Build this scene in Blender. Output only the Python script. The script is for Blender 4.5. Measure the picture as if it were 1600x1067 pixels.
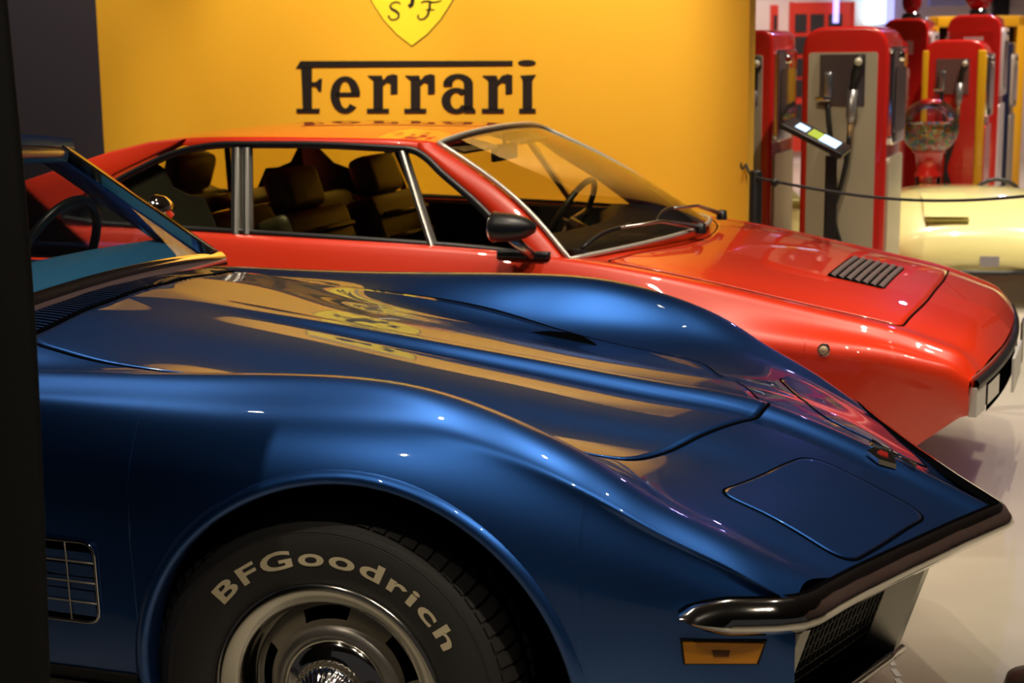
import bpy, bmesh, math, random
import numpy as np
from mathutils import Vector, Matrix
random.seed(7)
for o in list(bpy.data.objects): bpy.data.objects.remove(o)
SC = bpy.context.scene
COL = SC.collection
# ------------------------------------------------------------------ camera
FPX, PITCH, ROLL, CAMH = 2480.8, math.radians(10.5393), math.radians(-0.65567), 1.4502
VETTE = (-0.11558, 3.38431, math.radians(-15.398))
FERR = (0.83989, 5.40456, math.radians(-21.324))
_f = np.array([0, math.cos(PITCH), -math.sin(PITCH)]); _r = np.array([1., 0, 0]); _u = np.cross(_r, _f)
_c, _s = math.cos(ROLL), math.sin(ROLL)
CR = _c*_r + _s*_u; CU = -_s*_r + _c*_u; CF = _f; CO = np.array([0, 0, CAMH])
cam = bpy.data.cameras.new('camera'); camo = bpy.data.objects.new('camera', cam); COL.objects.link(camo)
cam.sensor_width = 36; cam.lens = FPX*36/1600; cam.clip_start = .05; cam.clip_end = 200
m = Matrix.Identity(4)
for i in range(3):
    m[i][0] = CR[i]; m[i][1] = CU[i]; m[i][2] = -CF[i]; m[i][3] = CO[i]
camo.matrix_world = m
cam.dof.use_dof = True; cam.dof.focus_distance = 3.1; cam.dof.aperture_fstop = 6.5
SC.camera = camo
def ray(px, py): return CF + CR*(px-800)/FPX - CU*(py-533.5)/FPX
def at_depth(px, py, D):
    d = ray(px, py); return CO + d*(D/d[1])
def on_floor(px, py):
    d = ray(px, py); return CO - d*(CO[2]/d[2])
def inv(px, py, axis, val, pose):
    d = ray(px, py); x, y, h = pose
    F = np.array([math.cos(h), math.sin(h), 0]); R = np.array([math.sin(h), -math.cos(h), 0]); b = np.array([x, y, 0])
    oc = np.array([(CO-b)@F, (CO-b)@R, CO[2]]); dc = np.array([d@F, d@R, d[2]])
    return oc + dc*((val-oc[axis])/dc[axis])
# ------------------------------------------------------------------ world, light, exposure
w = bpy.data.worlds.new('world'); SC.world = w; w.use_nodes = True
bg = w.node_tree.nodes['Background']; bg.inputs[0].default_value = (.55, .50, .48, 1); bg.inputs[1].default_value = .035
SC.view_settings.view_transform = 'Standard'; SC.view_settings.look = 'None'
SC.view_settings.exposure = 0.3; SC.view_settings.gamma = 1; SC.view_settings.use_curve_mapping = False
def spot(x, y, z, tx, ty, tz, watt, angle=50, size=.025, col=(1, .86, .68), blend=.5):
    l = bpy.data.lights.new('ceiling_spot', 'SPOT'); l.energy = watt; l.spot_size = math.radians(angle); l.spot_blend = blend
    l.shadow_soft_size = size; l.color = col
    o = bpy.data.objects.new('ceiling_spot', l); COL.objects.link(o); o.location = (x, y, z)
    o.rotation_euler = (Vector((tx, ty, tz))-Vector((x, y, z))).to_track_quat('-Z', 'Y').to_euler()
    return o
# track spots over the blue car, over the red car, wall washers, aisle
for i, x in enumerate((-2.6, -1.5, -.4, .7, 1.8)):
    spot(x, 3.5-.27*x, 3.5, x*.9, 3.6-.27*x, .5, 64, 66)
for i, x in enumerate((-2.2, -1.0, .2, 1.4, 2.4)):
    spot(x, 4.9-.36*x, 3.5, x, 5.6-.36*x, .5, 140, 62)
for x, e in ((-3.0, 110), (-1.6, 130), (-.35, 380), (.6, 110)):
    spot(x, 5.5-.39*x, 3.6, x+.1, 7.3-.39*x, 1.7, e, 60, col=(1, .84, .60))
for x, y in ((2.6, 4.2), (2.3, 5.8), (3.6, 6.6), (2.4, 7.4), (3.6, 8.6), (2.2, 9.2), (3.6, 10.6)):
    spot(x, y, 3.6, x-.1, y+.3, 0, 38 if y < 6 else 230, 70, col=(1, .86, .70))
for x, y in ((4.5, 12), (2.5, 14), (5.5, 16.5), (2.8, 17.5)):
    spot(x, y, 3.7, x, y+.8, 0, 330, 95, col=(1, .78, .70))
for x, y in ((-1.3, 1.0), (.3, .9), (1.8, 1.2)):                      # track over the visitors' aisle, towards the near flank
    spot(x, y, 3.4, x*.7, 2.2, .2, 42, 75)
spot(.9, .5, 3.2, -.30, 2.6, .42, 75, 15, blend=.9)                   # extra narrow spot, added to brighten the tyre lettering
# ------------------------------------------------------------------ materials
MATS = {}
def mat(name, col, rough=.5, metal=0., coat=0., spec=.5, emit=None, estr=0., trans=0., noise=None, coat_rough=.03, bump=0, bscale=60):
    if name in MATS: return MATS[name]
    M = bpy.data.materials.new(name); M.use_nodes = True; nt = M.node_tree; b = nt.nodes['Principled BSDF']
    b.inputs['Base Color'].default_value = (*col, 1); b.inputs['Roughness'].default_value = rough
    b.inputs['Metallic'].default_value = metal; b.inputs['Coat Weight'].default_value = coat
    b.inputs['Coat Roughness'].default_value = coat_rough; b.inputs['Specular IOR Level'].default_value = spec
    if emit: b.inputs['Emission Color'].default_value = (*emit, 1); b.inputs['Emission Strength'].default_value = estr
    if trans: b.inputs['Transmission Weight'].default_value = trans
    if noise or bump:
        tc = nt.nodes.new('ShaderNodeTexCoord'); n = nt.nodes.new('ShaderNodeTexNoise'); n.inputs['Scale'].default_value = bscale; n.inputs['Detail'].default_value = 4
        nt.links.new(tc.outputs['Object'], n.inputs['Vector'])
        if noise:
            mx = nt.nodes.new('ShaderNodeMix'); mx.data_type = 'RGBA'
            mx.inputs[6].default_value = (*col, 1); mx.inputs[7].default_value = (*noise, 1)
            nt.links.new(n.outputs['Fac'], mx.inputs[0]); nt.links.new(mx.outputs[2], b.inputs['Base Color'])
        if bump:
            bp = nt.nodes.new('ShaderNodeBump'); bp.inputs['Strength'].default_value = bump; bp.inputs['Distance'].default_value = .002
            nt.links.new(n.outputs['Fac'], bp.inputs['Height']); nt.links.new(bp.outputs['Normal'], b.inputs['Normal'])
    MATS[name] = M; return M
def glass(name, tint, ior=1.5):
    if name in MATS: return MATS[name]
    M = bpy.data.materials.new(name); M.use_nodes = True; nt = M.node_tree; nt.nodes.clear()
    o = nt.nodes.new('ShaderNodeOutputMaterial'); mx = nt.nodes.new('ShaderNodeMixShader'); t = nt.nodes.new('ShaderNodeBsdfTransparent')
    g = nt.nodes.new('ShaderNodeBsdfGlossy'); fr = nt.nodes.new('ShaderNodeFresnel'); fr.inputs[0].default_value = ior
    t.inputs[0].default_value = (*tint, 1); g.inputs['Roughness'].default_value = .01; g.inputs['Color'].default_value = (1, 1, 1, 1)
    # absolute facing so both sides of a thin pane reflect alike
    nt.links.new(fr.outputs[0], mx.inputs[0]); nt.links.new(t.outputs[0], mx.inputs[1]); nt.links.new(g.outputs[0], mx.inputs[2]); nt.links.new(mx.outputs[0], o.inputs[0])
    MATS[name] = M; return M
BLUE = mat('blue_metallic_paint', (.030, .125, .45), .40, .95, 1., .5, coat_rough=.02)
RED = mat('red_gloss_paint', (.78, .034, .003), .4, 0, 1., .5, coat_rough=.02)
CHROME = mat('chrome', (.82, .80, .76), .08, 1)
SATIN = mat('satin_steel', (.62, .60, .55), .28, 1)
BLACK = mat('black_satin', (.012, .012, .013), .4)
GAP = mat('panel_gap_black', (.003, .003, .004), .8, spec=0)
RUBBER = mat('tyre_rubber', (.034, .032, .030), .6, bump=.3, bscale=220)
DARK = mat('dark_interior', (.012, .011, .012), .55)
CREAMLET = mat('tyre_letter_cream', (.82, .70, .46), .6)
AMBER = mat('amber_lens', (.95, .36, .008), .3, coat=.5)
BLUEVINYL = mat('blue_vinyl', (.05, .29, .56), .5, bump=.25, bscale=300)
WHITE = mat('white_enamel', (.78, .76, .70), .3)
CLEAR = glass('clear_glass', (.93, .95, .95)); TINT = glass('tinted_glass', (.86, .86, .62)); TINT2 = glass('bronze_glass', (.84, .80, .62))
# ------------------------------------------------------------------ mesh helpers
def mk(name, V, F, m, parent=None, smooth=True, flip=True, loc=None):
    """V in car axes (X forward, Y right, Z up) when flip, else plain local axes"""
    V = np.asarray(V, float)
    if flip: V = V*np.array([1, -1, 1])
    me = bpy.data.meshes.new(name); me.from_pydata(V.tolist(), [], [list(map(int, f)) for f in F]); me.update()
    bm = bmesh.new(); bm.from_mesh(me); bmesh.ops.remove_doubles(bm, verts=bm.verts, dist=1e-6); bmesh.ops.recalc_face_normals(bm, faces=bm.faces); bm.to_mesh(me); bm.free()
    if smooth: me.polygons.foreach_set('use_smooth', [True]*len(me.polygons))
    me.materials.append(m)
    o = bpy.data.objects.new(name, me); COL.objects.link(o)
    if parent: o.parent = parent
    if loc is not None: o.location = loc
    return o
def sharp(o, ang=35):
    me = o.data
    bm = bmesh.new(); bm.from_mesh(me)
    for e in bm.edges:
        if len(e.link_faces) == 2 and e.calc_face_angle(0) > math.radians(ang): e.smooth = False
    bm.to_mesh(me); bm.free(); return o
def grid_faces(nr, nc, closed_c=False, closed_r=False, off=0):
    F = []
    for i in range(nr if closed_r else nr-1):
        for j in range(nc if closed_c else nc-1):
            a = i*nc+j; b = i*nc+(j+1) % nc; i2 = (i+1) % nr
            F.append((off+a, off+b, off+i2*nc+(j+1) % nc, off+i2*nc+j))
    return F
class G:
    """collects pieces of ONE part"""
    def __init__(s): s.V = []; s.F = []
    def add(s, V, F):
        o = len(s.V); s.V += [tuple(map(float, v)) for v in V]; s.F += [tuple(i+o for i in f) for f in F]; return s
    def grid(s, rows, cc=False, cr=False):
        rows = [list(r) for r in rows]; nr, nc = len(rows), len(rows[0])
        return s.add([v for r in rows for v in r], grid_faces(nr, nc, cc, cr))
    def tube(s, path, r, n=10, closed=False, cap=True):
        P = np.asarray(path, float); N = len(P); rr = np.broadcast_to(np.asarray(r, float), (N,))
        T = np.gradient(P, axis=0) if not closed else (np.roll(P, -1, 0)-np.roll(P, 1, 0))
        T /= np.linalg.norm(T, axis=1)[:, None]+1e-12
        a = np.array([0, 0, 1.]) if abs(T[0][2]) < .9 else np.array([1., 0, 0]); rows = []
        u = np.cross(T[0], a); u /= np.linalg.norm(u)
        for i in range(N):
            u = u-T[i]*(u@T[i]); u /= np.linalg.norm(u)+1e-12; v = np.cross(T[i], u)
            rows.append([P[i]+rr[i]*(math.cos(q)*u+math.sin(q)*v) for q in np.linspace(0, 2*math.pi, n, endpoint=False)])
        o = len(s.V); s.grid(rows, True, closed)
        if cap and not closed:
            s.F.append(tuple(o+i for i in range(n))); s.F.append(tuple(o+(N-1)*n+i for i in range(n)))
        return s
    def box(s, c, d, R=None):
        c = np.asarray(c, float); V = []
        for x in (-.5, .5):
            for y in (-.5, .5):
                for z in (-.5, .5):
                    v = np.array([x*d[0], y*d[1], z*d[2]]); V.append(c+(R@v if R is not None else v))
        return s.add(V, [(0, 1, 3, 2), (4, 6, 7, 5), (0, 4, 5, 1), (2, 3, 7, 6), (0, 2, 6, 4), (1, 5, 7, 3)])
    def prism(s, poly, fn, d0, d1):
        """poly: 2d outline, fn(u,v,d)->3d"""
        n = len(poly); V = [fn(u, v, d0) for u, v in poly]+[fn(u, v, d1) for u, v in poly]
        F = [tuple(range(n)), tuple(range(2*n-1, n-1, -1))]+[(i, (i+1) % n, n+(i+1) % n, n+i) for i in range(n)]
        return s.add(V, F)
    def lathe(s, prof, fn, n=48, closed=False):
        """prof: (radius, axial) ; fn(radius*cos, radius*sin, axial)->3d"""
        rows = [[fn(r*math.cos(q), r*math.sin(q), a) for q in np.linspace(0, 2*math.pi, n, endpoint=False)] for r, a in prof]
        return s.grid(rows, True, closed)
    def build(s, name, m, parent=None, smooth=True, flip=True, ang=None, loc=None, bevel=0, seg=2):
        o = mk(name, s.V, s.F, m, parent, smooth, flip, loc)
        if bevel:
            bm = bmesh.new(); bm.from_mesh(o.data)
            es = [e for e in bm.edges if len(e.link_faces) == 2 and e.calc_face_angle(0) > .6]
            bmesh.ops.bevel(bm, geom=es, offset=bevel, segments=seg, profile=.6, affect='EDGES'); bm.to_mesh(o.data); bm.free()
            o.data.polygons.foreach_set('use_smooth', [True]*len(o.data.polygons))
        if ang: sharp(o, ang)
        return o
def tag(o, label=None, cat=None, group=None, kind=None):
    if label: o['label'] = label
    if cat: o['category'] = cat
    if group: o['group'] = group
    if kind: o['kind'] = kind
    return o
def empty(name, loc, rz=0, label=None, cat=None, group=None):
    o = bpy.data.objects.new(name, None); COL.objects.link(o); o.location = tuple(map(float, loc)); o.rotation_euler = (0, 0, rz); o.empty_display_size = .1
    return tag(o, label, cat, group)
def copy_tree(o, parent=None):
    c = o.copy(); COL.objects.link(c); c.parent = parent
    for ch in list(o.children): copy_tree(ch, c)
    return c
def rounded(pts, r, n=6):
    """round the corners of a closed 2d polygon"""
    out = []; N = len(pts)
    for i in range(N):
        p = np.array(pts[i], float); a = np.array(pts[i-1], float)-p; b = np.array(pts[(i+1) % N], float)-p
        la, lb = np.linalg.norm(a), np.linalg.norm(b); rr = r[i] if hasattr(r, '__len__') else r
        d = min(rr, .45*la, .45*lb); A = p+a/la*d; B = p+b/lb*d
        for t in np.linspace(0, 1, n): out.append(tuple((1-t)**2*A+2*t*(1-t)*p+t*t*B))
    return out
def resample(P, n, closed=True):
    P = np.asarray(P, float); Q = np.vstack([P, P[:1]]) if closed else P
    L = np.r_[0, np.cumsum(np.linalg.norm(np.diff(Q, axis=0), axis=1))]
    t = np.linspace(0, L[-1], n, endpoint=not closed)
    return np.stack([np.interp(t, L, Q[:, k]) for k in range(Q.shape[1])], 1)
class Spline:
    """natural cubic spline as a linear operator: W(t) @ values, C2"""
    def __init__(s, x):
        s.x = np.asarray(x, float); n = len(s.x); h = np.diff(s.x); A = np.eye(n); B = np.zeros((n, n))
        for i in range(1, n-1):
            A[i, i-1:i+2] = h[i-1], 2*(h[i-1]+h[i]), h[i]
            B[i, i+1] += 6/h[i]; B[i, i] -= 6/h[i]+6/h[i-1]; B[i, i-1] += 6/h[i-1]
        s.L = np.linalg.solve(A, B); s.I = np.eye(n)
    def W(s, t):
        t = np.atleast_1d(np.asarray(t, float)); i = np.clip(np.searchsorted(s.x, t)-1, 0, len(s.x)-2); h = s.x[i+1]-s.x[i]
        a = ((s.x[i+1]-t)/h)[:, None]; b = ((t-s.x[i])/h)[:, None]; h = h[:, None]
        return a*s.I[i]+b*s.I[i+1]+((a**3-a)*s.L[i]+(b**3-b)*s.L[i+1])*h*h/6
class Surf:
    """tensor spline surface through a grid of points CP[station][k] = X,Y,Z (right half of a car)"""
    def __init__(s, S, T, CP, tmax):
        s.S = np.array(S, float); s.T = np.array(T, float); s.CP = np.array(CP, float); s.a = Spline(S); s.b = Spline(T); s.tmax = tmax
        s.gs = np.linspace(s.S[0], s.S[-1], 260); s.gt = np.linspace(s.T[0], tmax, 60); s.g = s.grid(s.gs, s.gt)
    def grid(s, A, B): return np.einsum('is,jt,stc->ijc', s.a.W(A), s.b.W(B), s.CP)
    def ev(s, A, B): return np.einsum('is,it,stc->ic', s.a.W(A), s.b.W(B), s.CP)
    def solve(s, X, Y):
        X = np.asarray(X, float); Y = np.abs(np.asarray(Y, float)); g = s.g.reshape(-1, 3); A = np.empty(len(X)); B = np.empty(len(X)); nt = len(s.gt)
        for i in range(len(X)):
            k = int(np.argmin((g[:, 0]-X[i])**2+(g[:, 1]-Y[i])**2)); A[i] = s.gs[k//nt]; B[i] = s.gt[k % nt]
        h = 1e-4
        for _ in range(6):
            P = s.ev(A, B); Pa = (s.ev(A+h, B)-P)/h; Pb = (s.ev(A, B+h)-P)/h
            det = Pa[:, 0]*Pb[:, 1]-Pa[:, 1]*Pb[:, 0]; det = np.where(abs(det) < 1e-6, 1e-6, det); ex = X-P[:, 0]; ey = Y-P[:, 1]
            A = np.clip(A+np.clip((ex*Pb[:, 1]-ey*Pb[:, 0])/det, -.05, .05), s.S[0], s.S[-1])
            B = np.clip(B+np.clip((ey*Pa[:, 0]-ex*Pa[:, 1])/det, -.05, .05), 0, s.T[-1])
        return A, B
    def drop(s, XY, off=0.):
        XY = np.asarray(XY, float); A, B = s.solve(XY[:, 0], XY[:, 1]); h = 1e-3; P = s.ev(A, B)
        n = np.cross(s.ev(A+h, B)-P, s.ev(A, B+h)-P); n /= np.linalg.norm(n, axis=1)[:, None]; n *= np.sign(n[:, 2])[:, None]
        n[:, 1] *= np.where(XY[:, 1] < 0, -1, 1)
        return np.column_stack([XY, P[:, 2]])+n*off
    def pix(s, px, py, pose, z0=.8):
        z = z0
        for _ in range(30):
            P = inv(px, py, 2, z, pose); z = .6*z+.4*s.drop([P[:2]])[0][2]
        return P
def car_shell(surf, S, zbot, nt, name, m, parent, skip=None):
    """both halves of the skin; zbot(x) trims the lower edge (sill or wheel arch)"""
    rows = []; edge = []
    tt = np.linspace(0, surf.T[-1], 500)
    for s0 in S:
        col = surf.grid([s0], tt)[0]
        zb = np.array([zbot(x) for x in col[:, 0]]); bad = (col[:, 2] < zb) & (tt > surf.tmax)
        te = tt[np.argmax(bad)] if bad.any() else tt[-1]
        if bad.any():
            lo, hi = tt[np.argmax(bad)-1], te
            for _ in range(18):
                md = .5*(lo+hi); q = surf.grid([s0], [md])[0][0]
                if q[2] < zbot(q[0]): hi = md
                else: lo = md
            te = lo
        u = np.linspace(0, 1, nt); ts = np.where(u < .7, u/.7*surf.tmax, surf.tmax+(u-.7)/.3*(te-surf.tmax))
        c = surf.grid([s0], ts)[0]; rows.append(c); edge.append(c[-1])
    rows = np.array(rows); g = G(); nr, nc = rows.shape[:2]
    for sg in (1, -1):
        V = rows.reshape(-1, 3)*np.array([1, sg, 1]); F = grid_faces(nr, nc)
        if skip: F = [f for f in F if not skip(*V[list(f)].mean(0))]
        g.add(V, F)
    return g.build(name, m, parent), np.array(edge)
def patch(surf, outline, off, name, m, parent, rings=10, n=120, edge=.004):
    O = resample(outline, n); c = O.mean(0); rows = []
    for r in np.linspace(.02, 1, rings): rows.append(surf.drop(c+(O-c)*r, off))
    rows.append(surf.drop(O, -edge))
    g = G(); g.grid(rows, True); g.F.append(tuple(range(n)))
    return g.build(name, m, parent)
def seam(surf, line, wdt, name, parent, off=.0012, closed=True, m=None):
    """dark shut line lying in the skin, a shallow strip"""
    L = np.asarray(line, float); N = len(L)
    T = (np.roll(L, -1, 0)-np.roll(L, 1, 0)) if closed else np.gradient(L, axis=0); T /= np.linalg.norm(T, axis=1)[:, None]+1e-9
    Nn = np.stack([-T[:, 1], T[:, 0]], 1)
    rows = [surf.drop(L+Nn*wdt*k, off) for k in (-.5, .5)]
    g = G(); g.grid(rows, closed); return g.build(name, m or GAP, parent)
# ================================================================== room
H21 = FERR[2]
RF = np.array([math.cos(H21), math.sin(H21), 0]); RR = np.array([math.sin(H21), -math.cos(H21), 0]); RB = np.array([FERR[0], FERR[1], 0])
def fw(X, Y, Z): return RB+RF*X+RR*Y+np.array([0, 0, Z])          # red-car axes -> world
FLOORM = mat('polished_beige_floor', (.43, .395, .315), .34, noise=(.51, .47, .38), bscale=7)
g = G(); g.box((2, 9, -.05), (18, 26, .1)); tag(g.build('floor', FLOORM, smooth=False, flip=False), kind='structure')
g = G(); g.box((2, 9, 4.25), (18, 26, .1)); tag(g.build('ceiling', mat('dark_ceiling', (.03, .03, .035), .8), smooth=False, flip=False), kind='structure')
WY = -1.6; XR, XL = -.40, -3.78
YELLOW = mat('yellow_display_panel', (.82, .46, .030), .5, noise=(.77, .425, .026), bscale=3)
g = G()
V = [fw(x, y, z) for x in (XL, XR) for y in (WY, WY-.12) for z in (0, 2.42)]
g.add(V, [(0, 1, 3, 2), (4, 6, 7, 5), (0, 4, 5, 1), (2, 3, 7, 6), (0, 2, 6, 4), (1, 5, 7, 3)])
wall_back = tag(g.build('wall_back', YELLOW, smooth=False, flip=False), kind='structure')
g = G(); V = [fw(x, y, z) for x in (XL-3.5, XL-.002) for y in (WY-.01, WY-.12) for z in (0, 2.42)]
g.add(V, [(0, 1, 3, 2), (4, 6, 7, 5), (0, 4, 5, 1), (2, 3, 7, 6), (0, 2, 6, 4), (1, 5, 7, 3)])
tag(g.build('wall_left', mat('navy_display_panel', (.030, .027, .045), .7), smooth=False, flip=False), kind='structure')
PINKWALL = mat('far_wall_plaster', (.66, .56, .52), .7)
g = G(); g.box((3, 19.6, 2.1), (16, .15, 4.2)); tag(g.build('wall_far', PINKWALL, smooth=False, flip=False), kind='structure')
g = G(); g.box((9.5, 10, 2.1), (.15, 20, 4.2)); tag(g.build('wall_right', PINKWALL, smooth=False, flip=False), kind='structure')
# ---- lettering on the yellow wall, coordinates read in a 2.162x crop of the photograph whose corner is (140,0)
def wallp(zx, zy, d):
    P = inv(140+zx/2.1622, zy/2.1622, 1, WY, FERR); return fw(P[0], WY+d, P[2])
INK = mat('black_lettering', (.012, .010, .010), .5)
sign = empty('wall_lettering', fw(-2.02, WY, 1.14), 0, 'large black slab serif word with a long top bar on yellow wall', 'lettering')
def sub(pt): return np.asarray(pt)-np.array(sign.location)
def arcstrip(cx, cy, rx0, ry0, rx1, ry1, a0, a1, n=26):
    a = np.radians(np.linspace(a0, a1, n)); o = [(cx+rx1*math.cos(t), cy-ry1*math.sin(t)) for t in a]; i_ = [(cx+rx0*math.cos(t), cy-ry0*math.sin(t)) for t in a]
    return [[o[k], o[k+1], i_[k+1], i_[k]] for k in range(n-1)]
def letter(polys, name='letter'):
    g = G()
    for p in polys: g.prism(p, lambda u, v, d: sub(wallp(u, v, d)), 0.0005, .005)
    return g.build(name, INK, sign, smooth=False, flip=False)
rect = lambda x0, y0, x1, y1: [(x0, y0), (x1, y0), (x1, y1), (x0, y1)]
letter([[(698, 231), (714, 206), (1430, 205), (1430, 222), (748, 228), (735, 231)], [(716, 226), (752, 226), (752, 372), (722, 372)],
        [(700, 367), (778, 367), (778, 382), (700, 382)], [(750, 277), (766, 277), (778, 266), (786, 266), (784, 308), (776, 308), (766, 293), (750, 291)]])
def small_e(x0):
    cx, cy = x0+50, 320
    return arcstrip(cx, cy, 20, 46, 50, 63, 0, 318)+[rect(cx-32, 312, cx+48, 326)]
def small_r(x0):
    return [rect(x0+22, 268, x0+54, 372), rect(x0, 367, x0+74, 382), [(x0+2, 255), (x0+50, 255), (x0+54, 272), (x0+22, 272)],
            [(x0+54, 290), (x0+54, 272), (x0+68, 256), (x0+88, 250), (x0+103, 254), (x0+103, 316), (x0+80, 318), (x0+80, 282), (x0+68, 278)]]
letter(small_e(815)); letter(small_r(938)); letter(small_r(1064))
letter(arcstrip(1246, 285, 20, 20, 50, 36, 0, 175)+[rect(1266, 283, 1296, 372), [(1290, 355), (1304, 372), (1304, 382), (1266, 382), (1266, 362)]]
       + arcstrip(1240, 340, 20, 28, 50, 44, 40, 330)+[rect(1196, 276, 1226, 292)])
letter(small_r(1326))
letter([rect(1464, 268, 1496, 372), rect(1452, 367, 1508, 382), [(1456, 255), (1508, 252), (1496, 272), (1464, 272)],
        [(1478+30*math.cos(t), 212-10*math.sin(t)) for t in np.linspace(0, 2*math.pi, 24, endpoint=False)]])
# ---- shield emblem above it
SX = 1090
sh = empty('shield_emblem', fw(-2.02, WY, 1.46), 0, 'yellow heraldic shield with black outline and letters above the lettering', 'emblem')
def shp(zx, zy, d): return np.asarray(wallp(zx, zy, d))-np.array(sh.location)
def shield(k):
    h = [(0, 158), (52, 118), (98, 68), (138, 5), (168, -70), (188, -150), (200, -230), (205, -300), (200, -350), (194, -385), (204, -420)]
    o = [(SX+x*k, 158-(158-y)*k-(1-k)*150) for x, y in h]+[(SX-x*k, 158-(158-y)*k-(1-k)*150) for x, y in h[::-1][:-1]]
    return o
for nm, k, d0, d1, mm in (('outline', 1.0, .0005, .003, INK), ('field', .975, .002, .0045, mat('shield_yellow', (.86, .70, .03), .5))):
    g = G(); g.prism(shield(k), shp, d0, d1); g.build(nm, mm, sh, smooth=False, flip=False)
for i, c in enumerate(((.02, .30, .06), (.8, .8, .78), (.65, .02, .02))):
    g = G(); g.prism(rect(SX-186, -408+i*16, SX+186, -394+i*16), shp, .003, .006); g.build('stripe', mat('shield_stripe_%d' % i, c, .5), sh, smooth=False, flip=False)
def stroke(pts, wd, m_, parent, fn, name):
    P = np.asarray(pts, float); T = np.gradient(P, axis=0); T /= np.linalg.norm(T, axis=1)[:, None]; N = np.stack([-T[:, 1], T[:, 0]], 1)
    wv = np.asarray(wd) if hasattr(wd, '__len__') else np.full(len(P), wd); g = G()
    for i in range(len(P)-1):
        a, b = P[i]+N[i]*wv[i]/2, P[i]-N[i]*wv[i]/2; c, d = P[i+1]-N[i+1]*wv[i+1]/2, P[i+1]+N[i+1]*wv[i+1]/2
        g.prism([a, b, c, d], fn, .004, .007)
    return g.build(name, m_, parent, smooth=False, flip=False)
stroke([(1052, 14), (1046, 8), (1034, 7), (1022, 12), (1017, 21), (1022, 30), (1036, 37), (1046, 46), (1046, 58), (1036, 66), (1022, 67), (1014, 61), (1012, 52)], [3, 5, 5, 5, 6, 8, 9, 8, 6, 5, 5, 5, 6], INK, sh, shp, 'letter_s')
g = stroke([(1122, 10), (1130, 5), (1145, 4), (1160, 8), (1180, 6), (1190, 1)], [4, 5, 6, 5, 4, 3], INK, sh, shp, 'letter_f')
stroke([(1152, 6), (1150, 30), (1144, 52), (1132, 64), (1118, 66), (1110, 58), (1113, 50)], [7, 8, 7, 6, 5, 5, 6], INK, sh, shp, 'letter_f')
stroke([(1138, 34), (1152, 32), (1166, 34)], 4, INK, sh, shp, 'letter_f')
# rearing horse silhouette
def blob(cx, cy, rx, ry, ang=0, n=24):
    a = math.radians(ang); return [(cx+rx*math.cos(t)*math.cos(a)-ry*math.sin(t)*math.sin(a), cy+rx*math.cos(t)*math.sin(a)+ry*math.sin(t)*math.cos(a)) for t in np.linspace(0, 2*math.pi, n, endpoint=False)]
g = G(); HY = lambda y: 25+(y-25)*.80
for p in (blob(1085, -210, 36, 80, 20), blob(1050, -290, 24, 58, -25), blob(1025, -345, 36, 17, 35), blob(1120, -150, 40, 42, 0)): g.prism([(u, HY(v)) for u, v in p], shp, .004, .007)
g.build('horse', INK, sh, smooth=False, flip=False)
for pts, wd in (([(1100, -130), (1060, -80), (1095, -35), (1092, 12), (1080, 22)], [40, 30, 18, 12, 14]), ([(1130, -130), (1150, -80), (1120, -50), (1150, -20)], [40, 26, 16, 16]),
                ([(1050, -250), (990, -250), (965, -210), (985, -195)], [34, 24, 16, 14]), ([(1060, -210), (985, -175), (960, -130)], [32, 22, 14]),
                ([(1150, -170), (1200, -220), (1180, -300), (1210, -350)], [14, 30, 34, 8])):
    P = resample([(u, HY(v)) for u, v in pts], 14, False); Wd = np.interp(np.linspace(0, 1, 14), np.linspace(0, 1, len(wd)), wd)
    stroke(P, Wd, INK, sh, shp, 'horse_limb')
# hook on the panel's edge
hk = G(); hp = at_depth(1163, 277, 6.98); hk.tube([fw(XR-.015, WY-.002, .915), fw(XR-.015, WY+.03, .905), fw(XR-.018, WY+.045, .915), fw(XR-.018, WY+.046, .935)], .005, 8); tag(hk.build('wall_hook', BLACK, flip=False), 'small black rope hook on the edge of the yellow wall', 'hook')
# foreground black drape edge
edge_px = [(2, -90), (9, 0), (29, 200), (41, 330), (50, 450), (57, 560), (67, 780), (77, 1067), (84, 1400), (88, 1700)]
DR = 2.15; EP = np.array([at_depth(*q, DR) for q in edge_px]); zs = np.linspace(2.6, .0, 40); o_ = np.argsort(EP[:, 2]); ex = np.interp(zs, EP[o_, 2], EP[o_, 0])
g = G(); rows = []
for z, x in zip(zs, ex):
    r = [(x-.012, DR-.004), (x, DR+.004), (x-.004, DR+.02)]+[(x-.02-k*.03, DR+.03+.018*math.sin(k*.9)) for k in range(1, 40)]
    r = [(x-.02-k*.03, DR-.012+.018*math.sin(k*.9)) for k in range(39, 0, -1)]+r
    rows.append([(a, b, max(z, .002)) for a, b in r])
g.grid(rows, True)
tag(g.build('black_drape', mat('black_fabric', (.010, .0095, .010), .85, bump=.3, bscale=400), flip=False), 'matt black hanging drape standing beside the blue car door', 'drape')
# ================================================================== blue car
vr = empty('blue_sports_car', (VETTE[0], VETTE[1], 0), VETTE[2], 'blue metallic long-nosed sports car with chrome bumper and white lettered tyre', 'car')
KT = [0, .022, .050, .085, .27, .43, .515, .605, .69, .722, .82, .92, 1.04, 1.22, 1.42]
def vsec(s, zr, hr, z4, z5, z6, yc, zc, y7, z7, y8, z8, y9, z9, y10, z10, y11, z11, sw):
    """ridge with a raised rib of height hr, hood falling to a valley, fender rise, crest, flank, sill"""
    hr = hr*1.45
    P = [(0, zr), (.022, zr-.10*hr), (.050, zr-.90*hr), (.085, zr-hr-.0015), (.27, z4), (.43, z5), (yc-.18, z6), (yc-.088, zc-.011), (yc, zc), (yc+.030, zc-.013), (y7, z7), (y8, z8), (y9, z9), (y10, z10), (y11, z11)]
    return [(s-sw*min(1, y/.72), y, z) for y, z in P]
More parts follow.
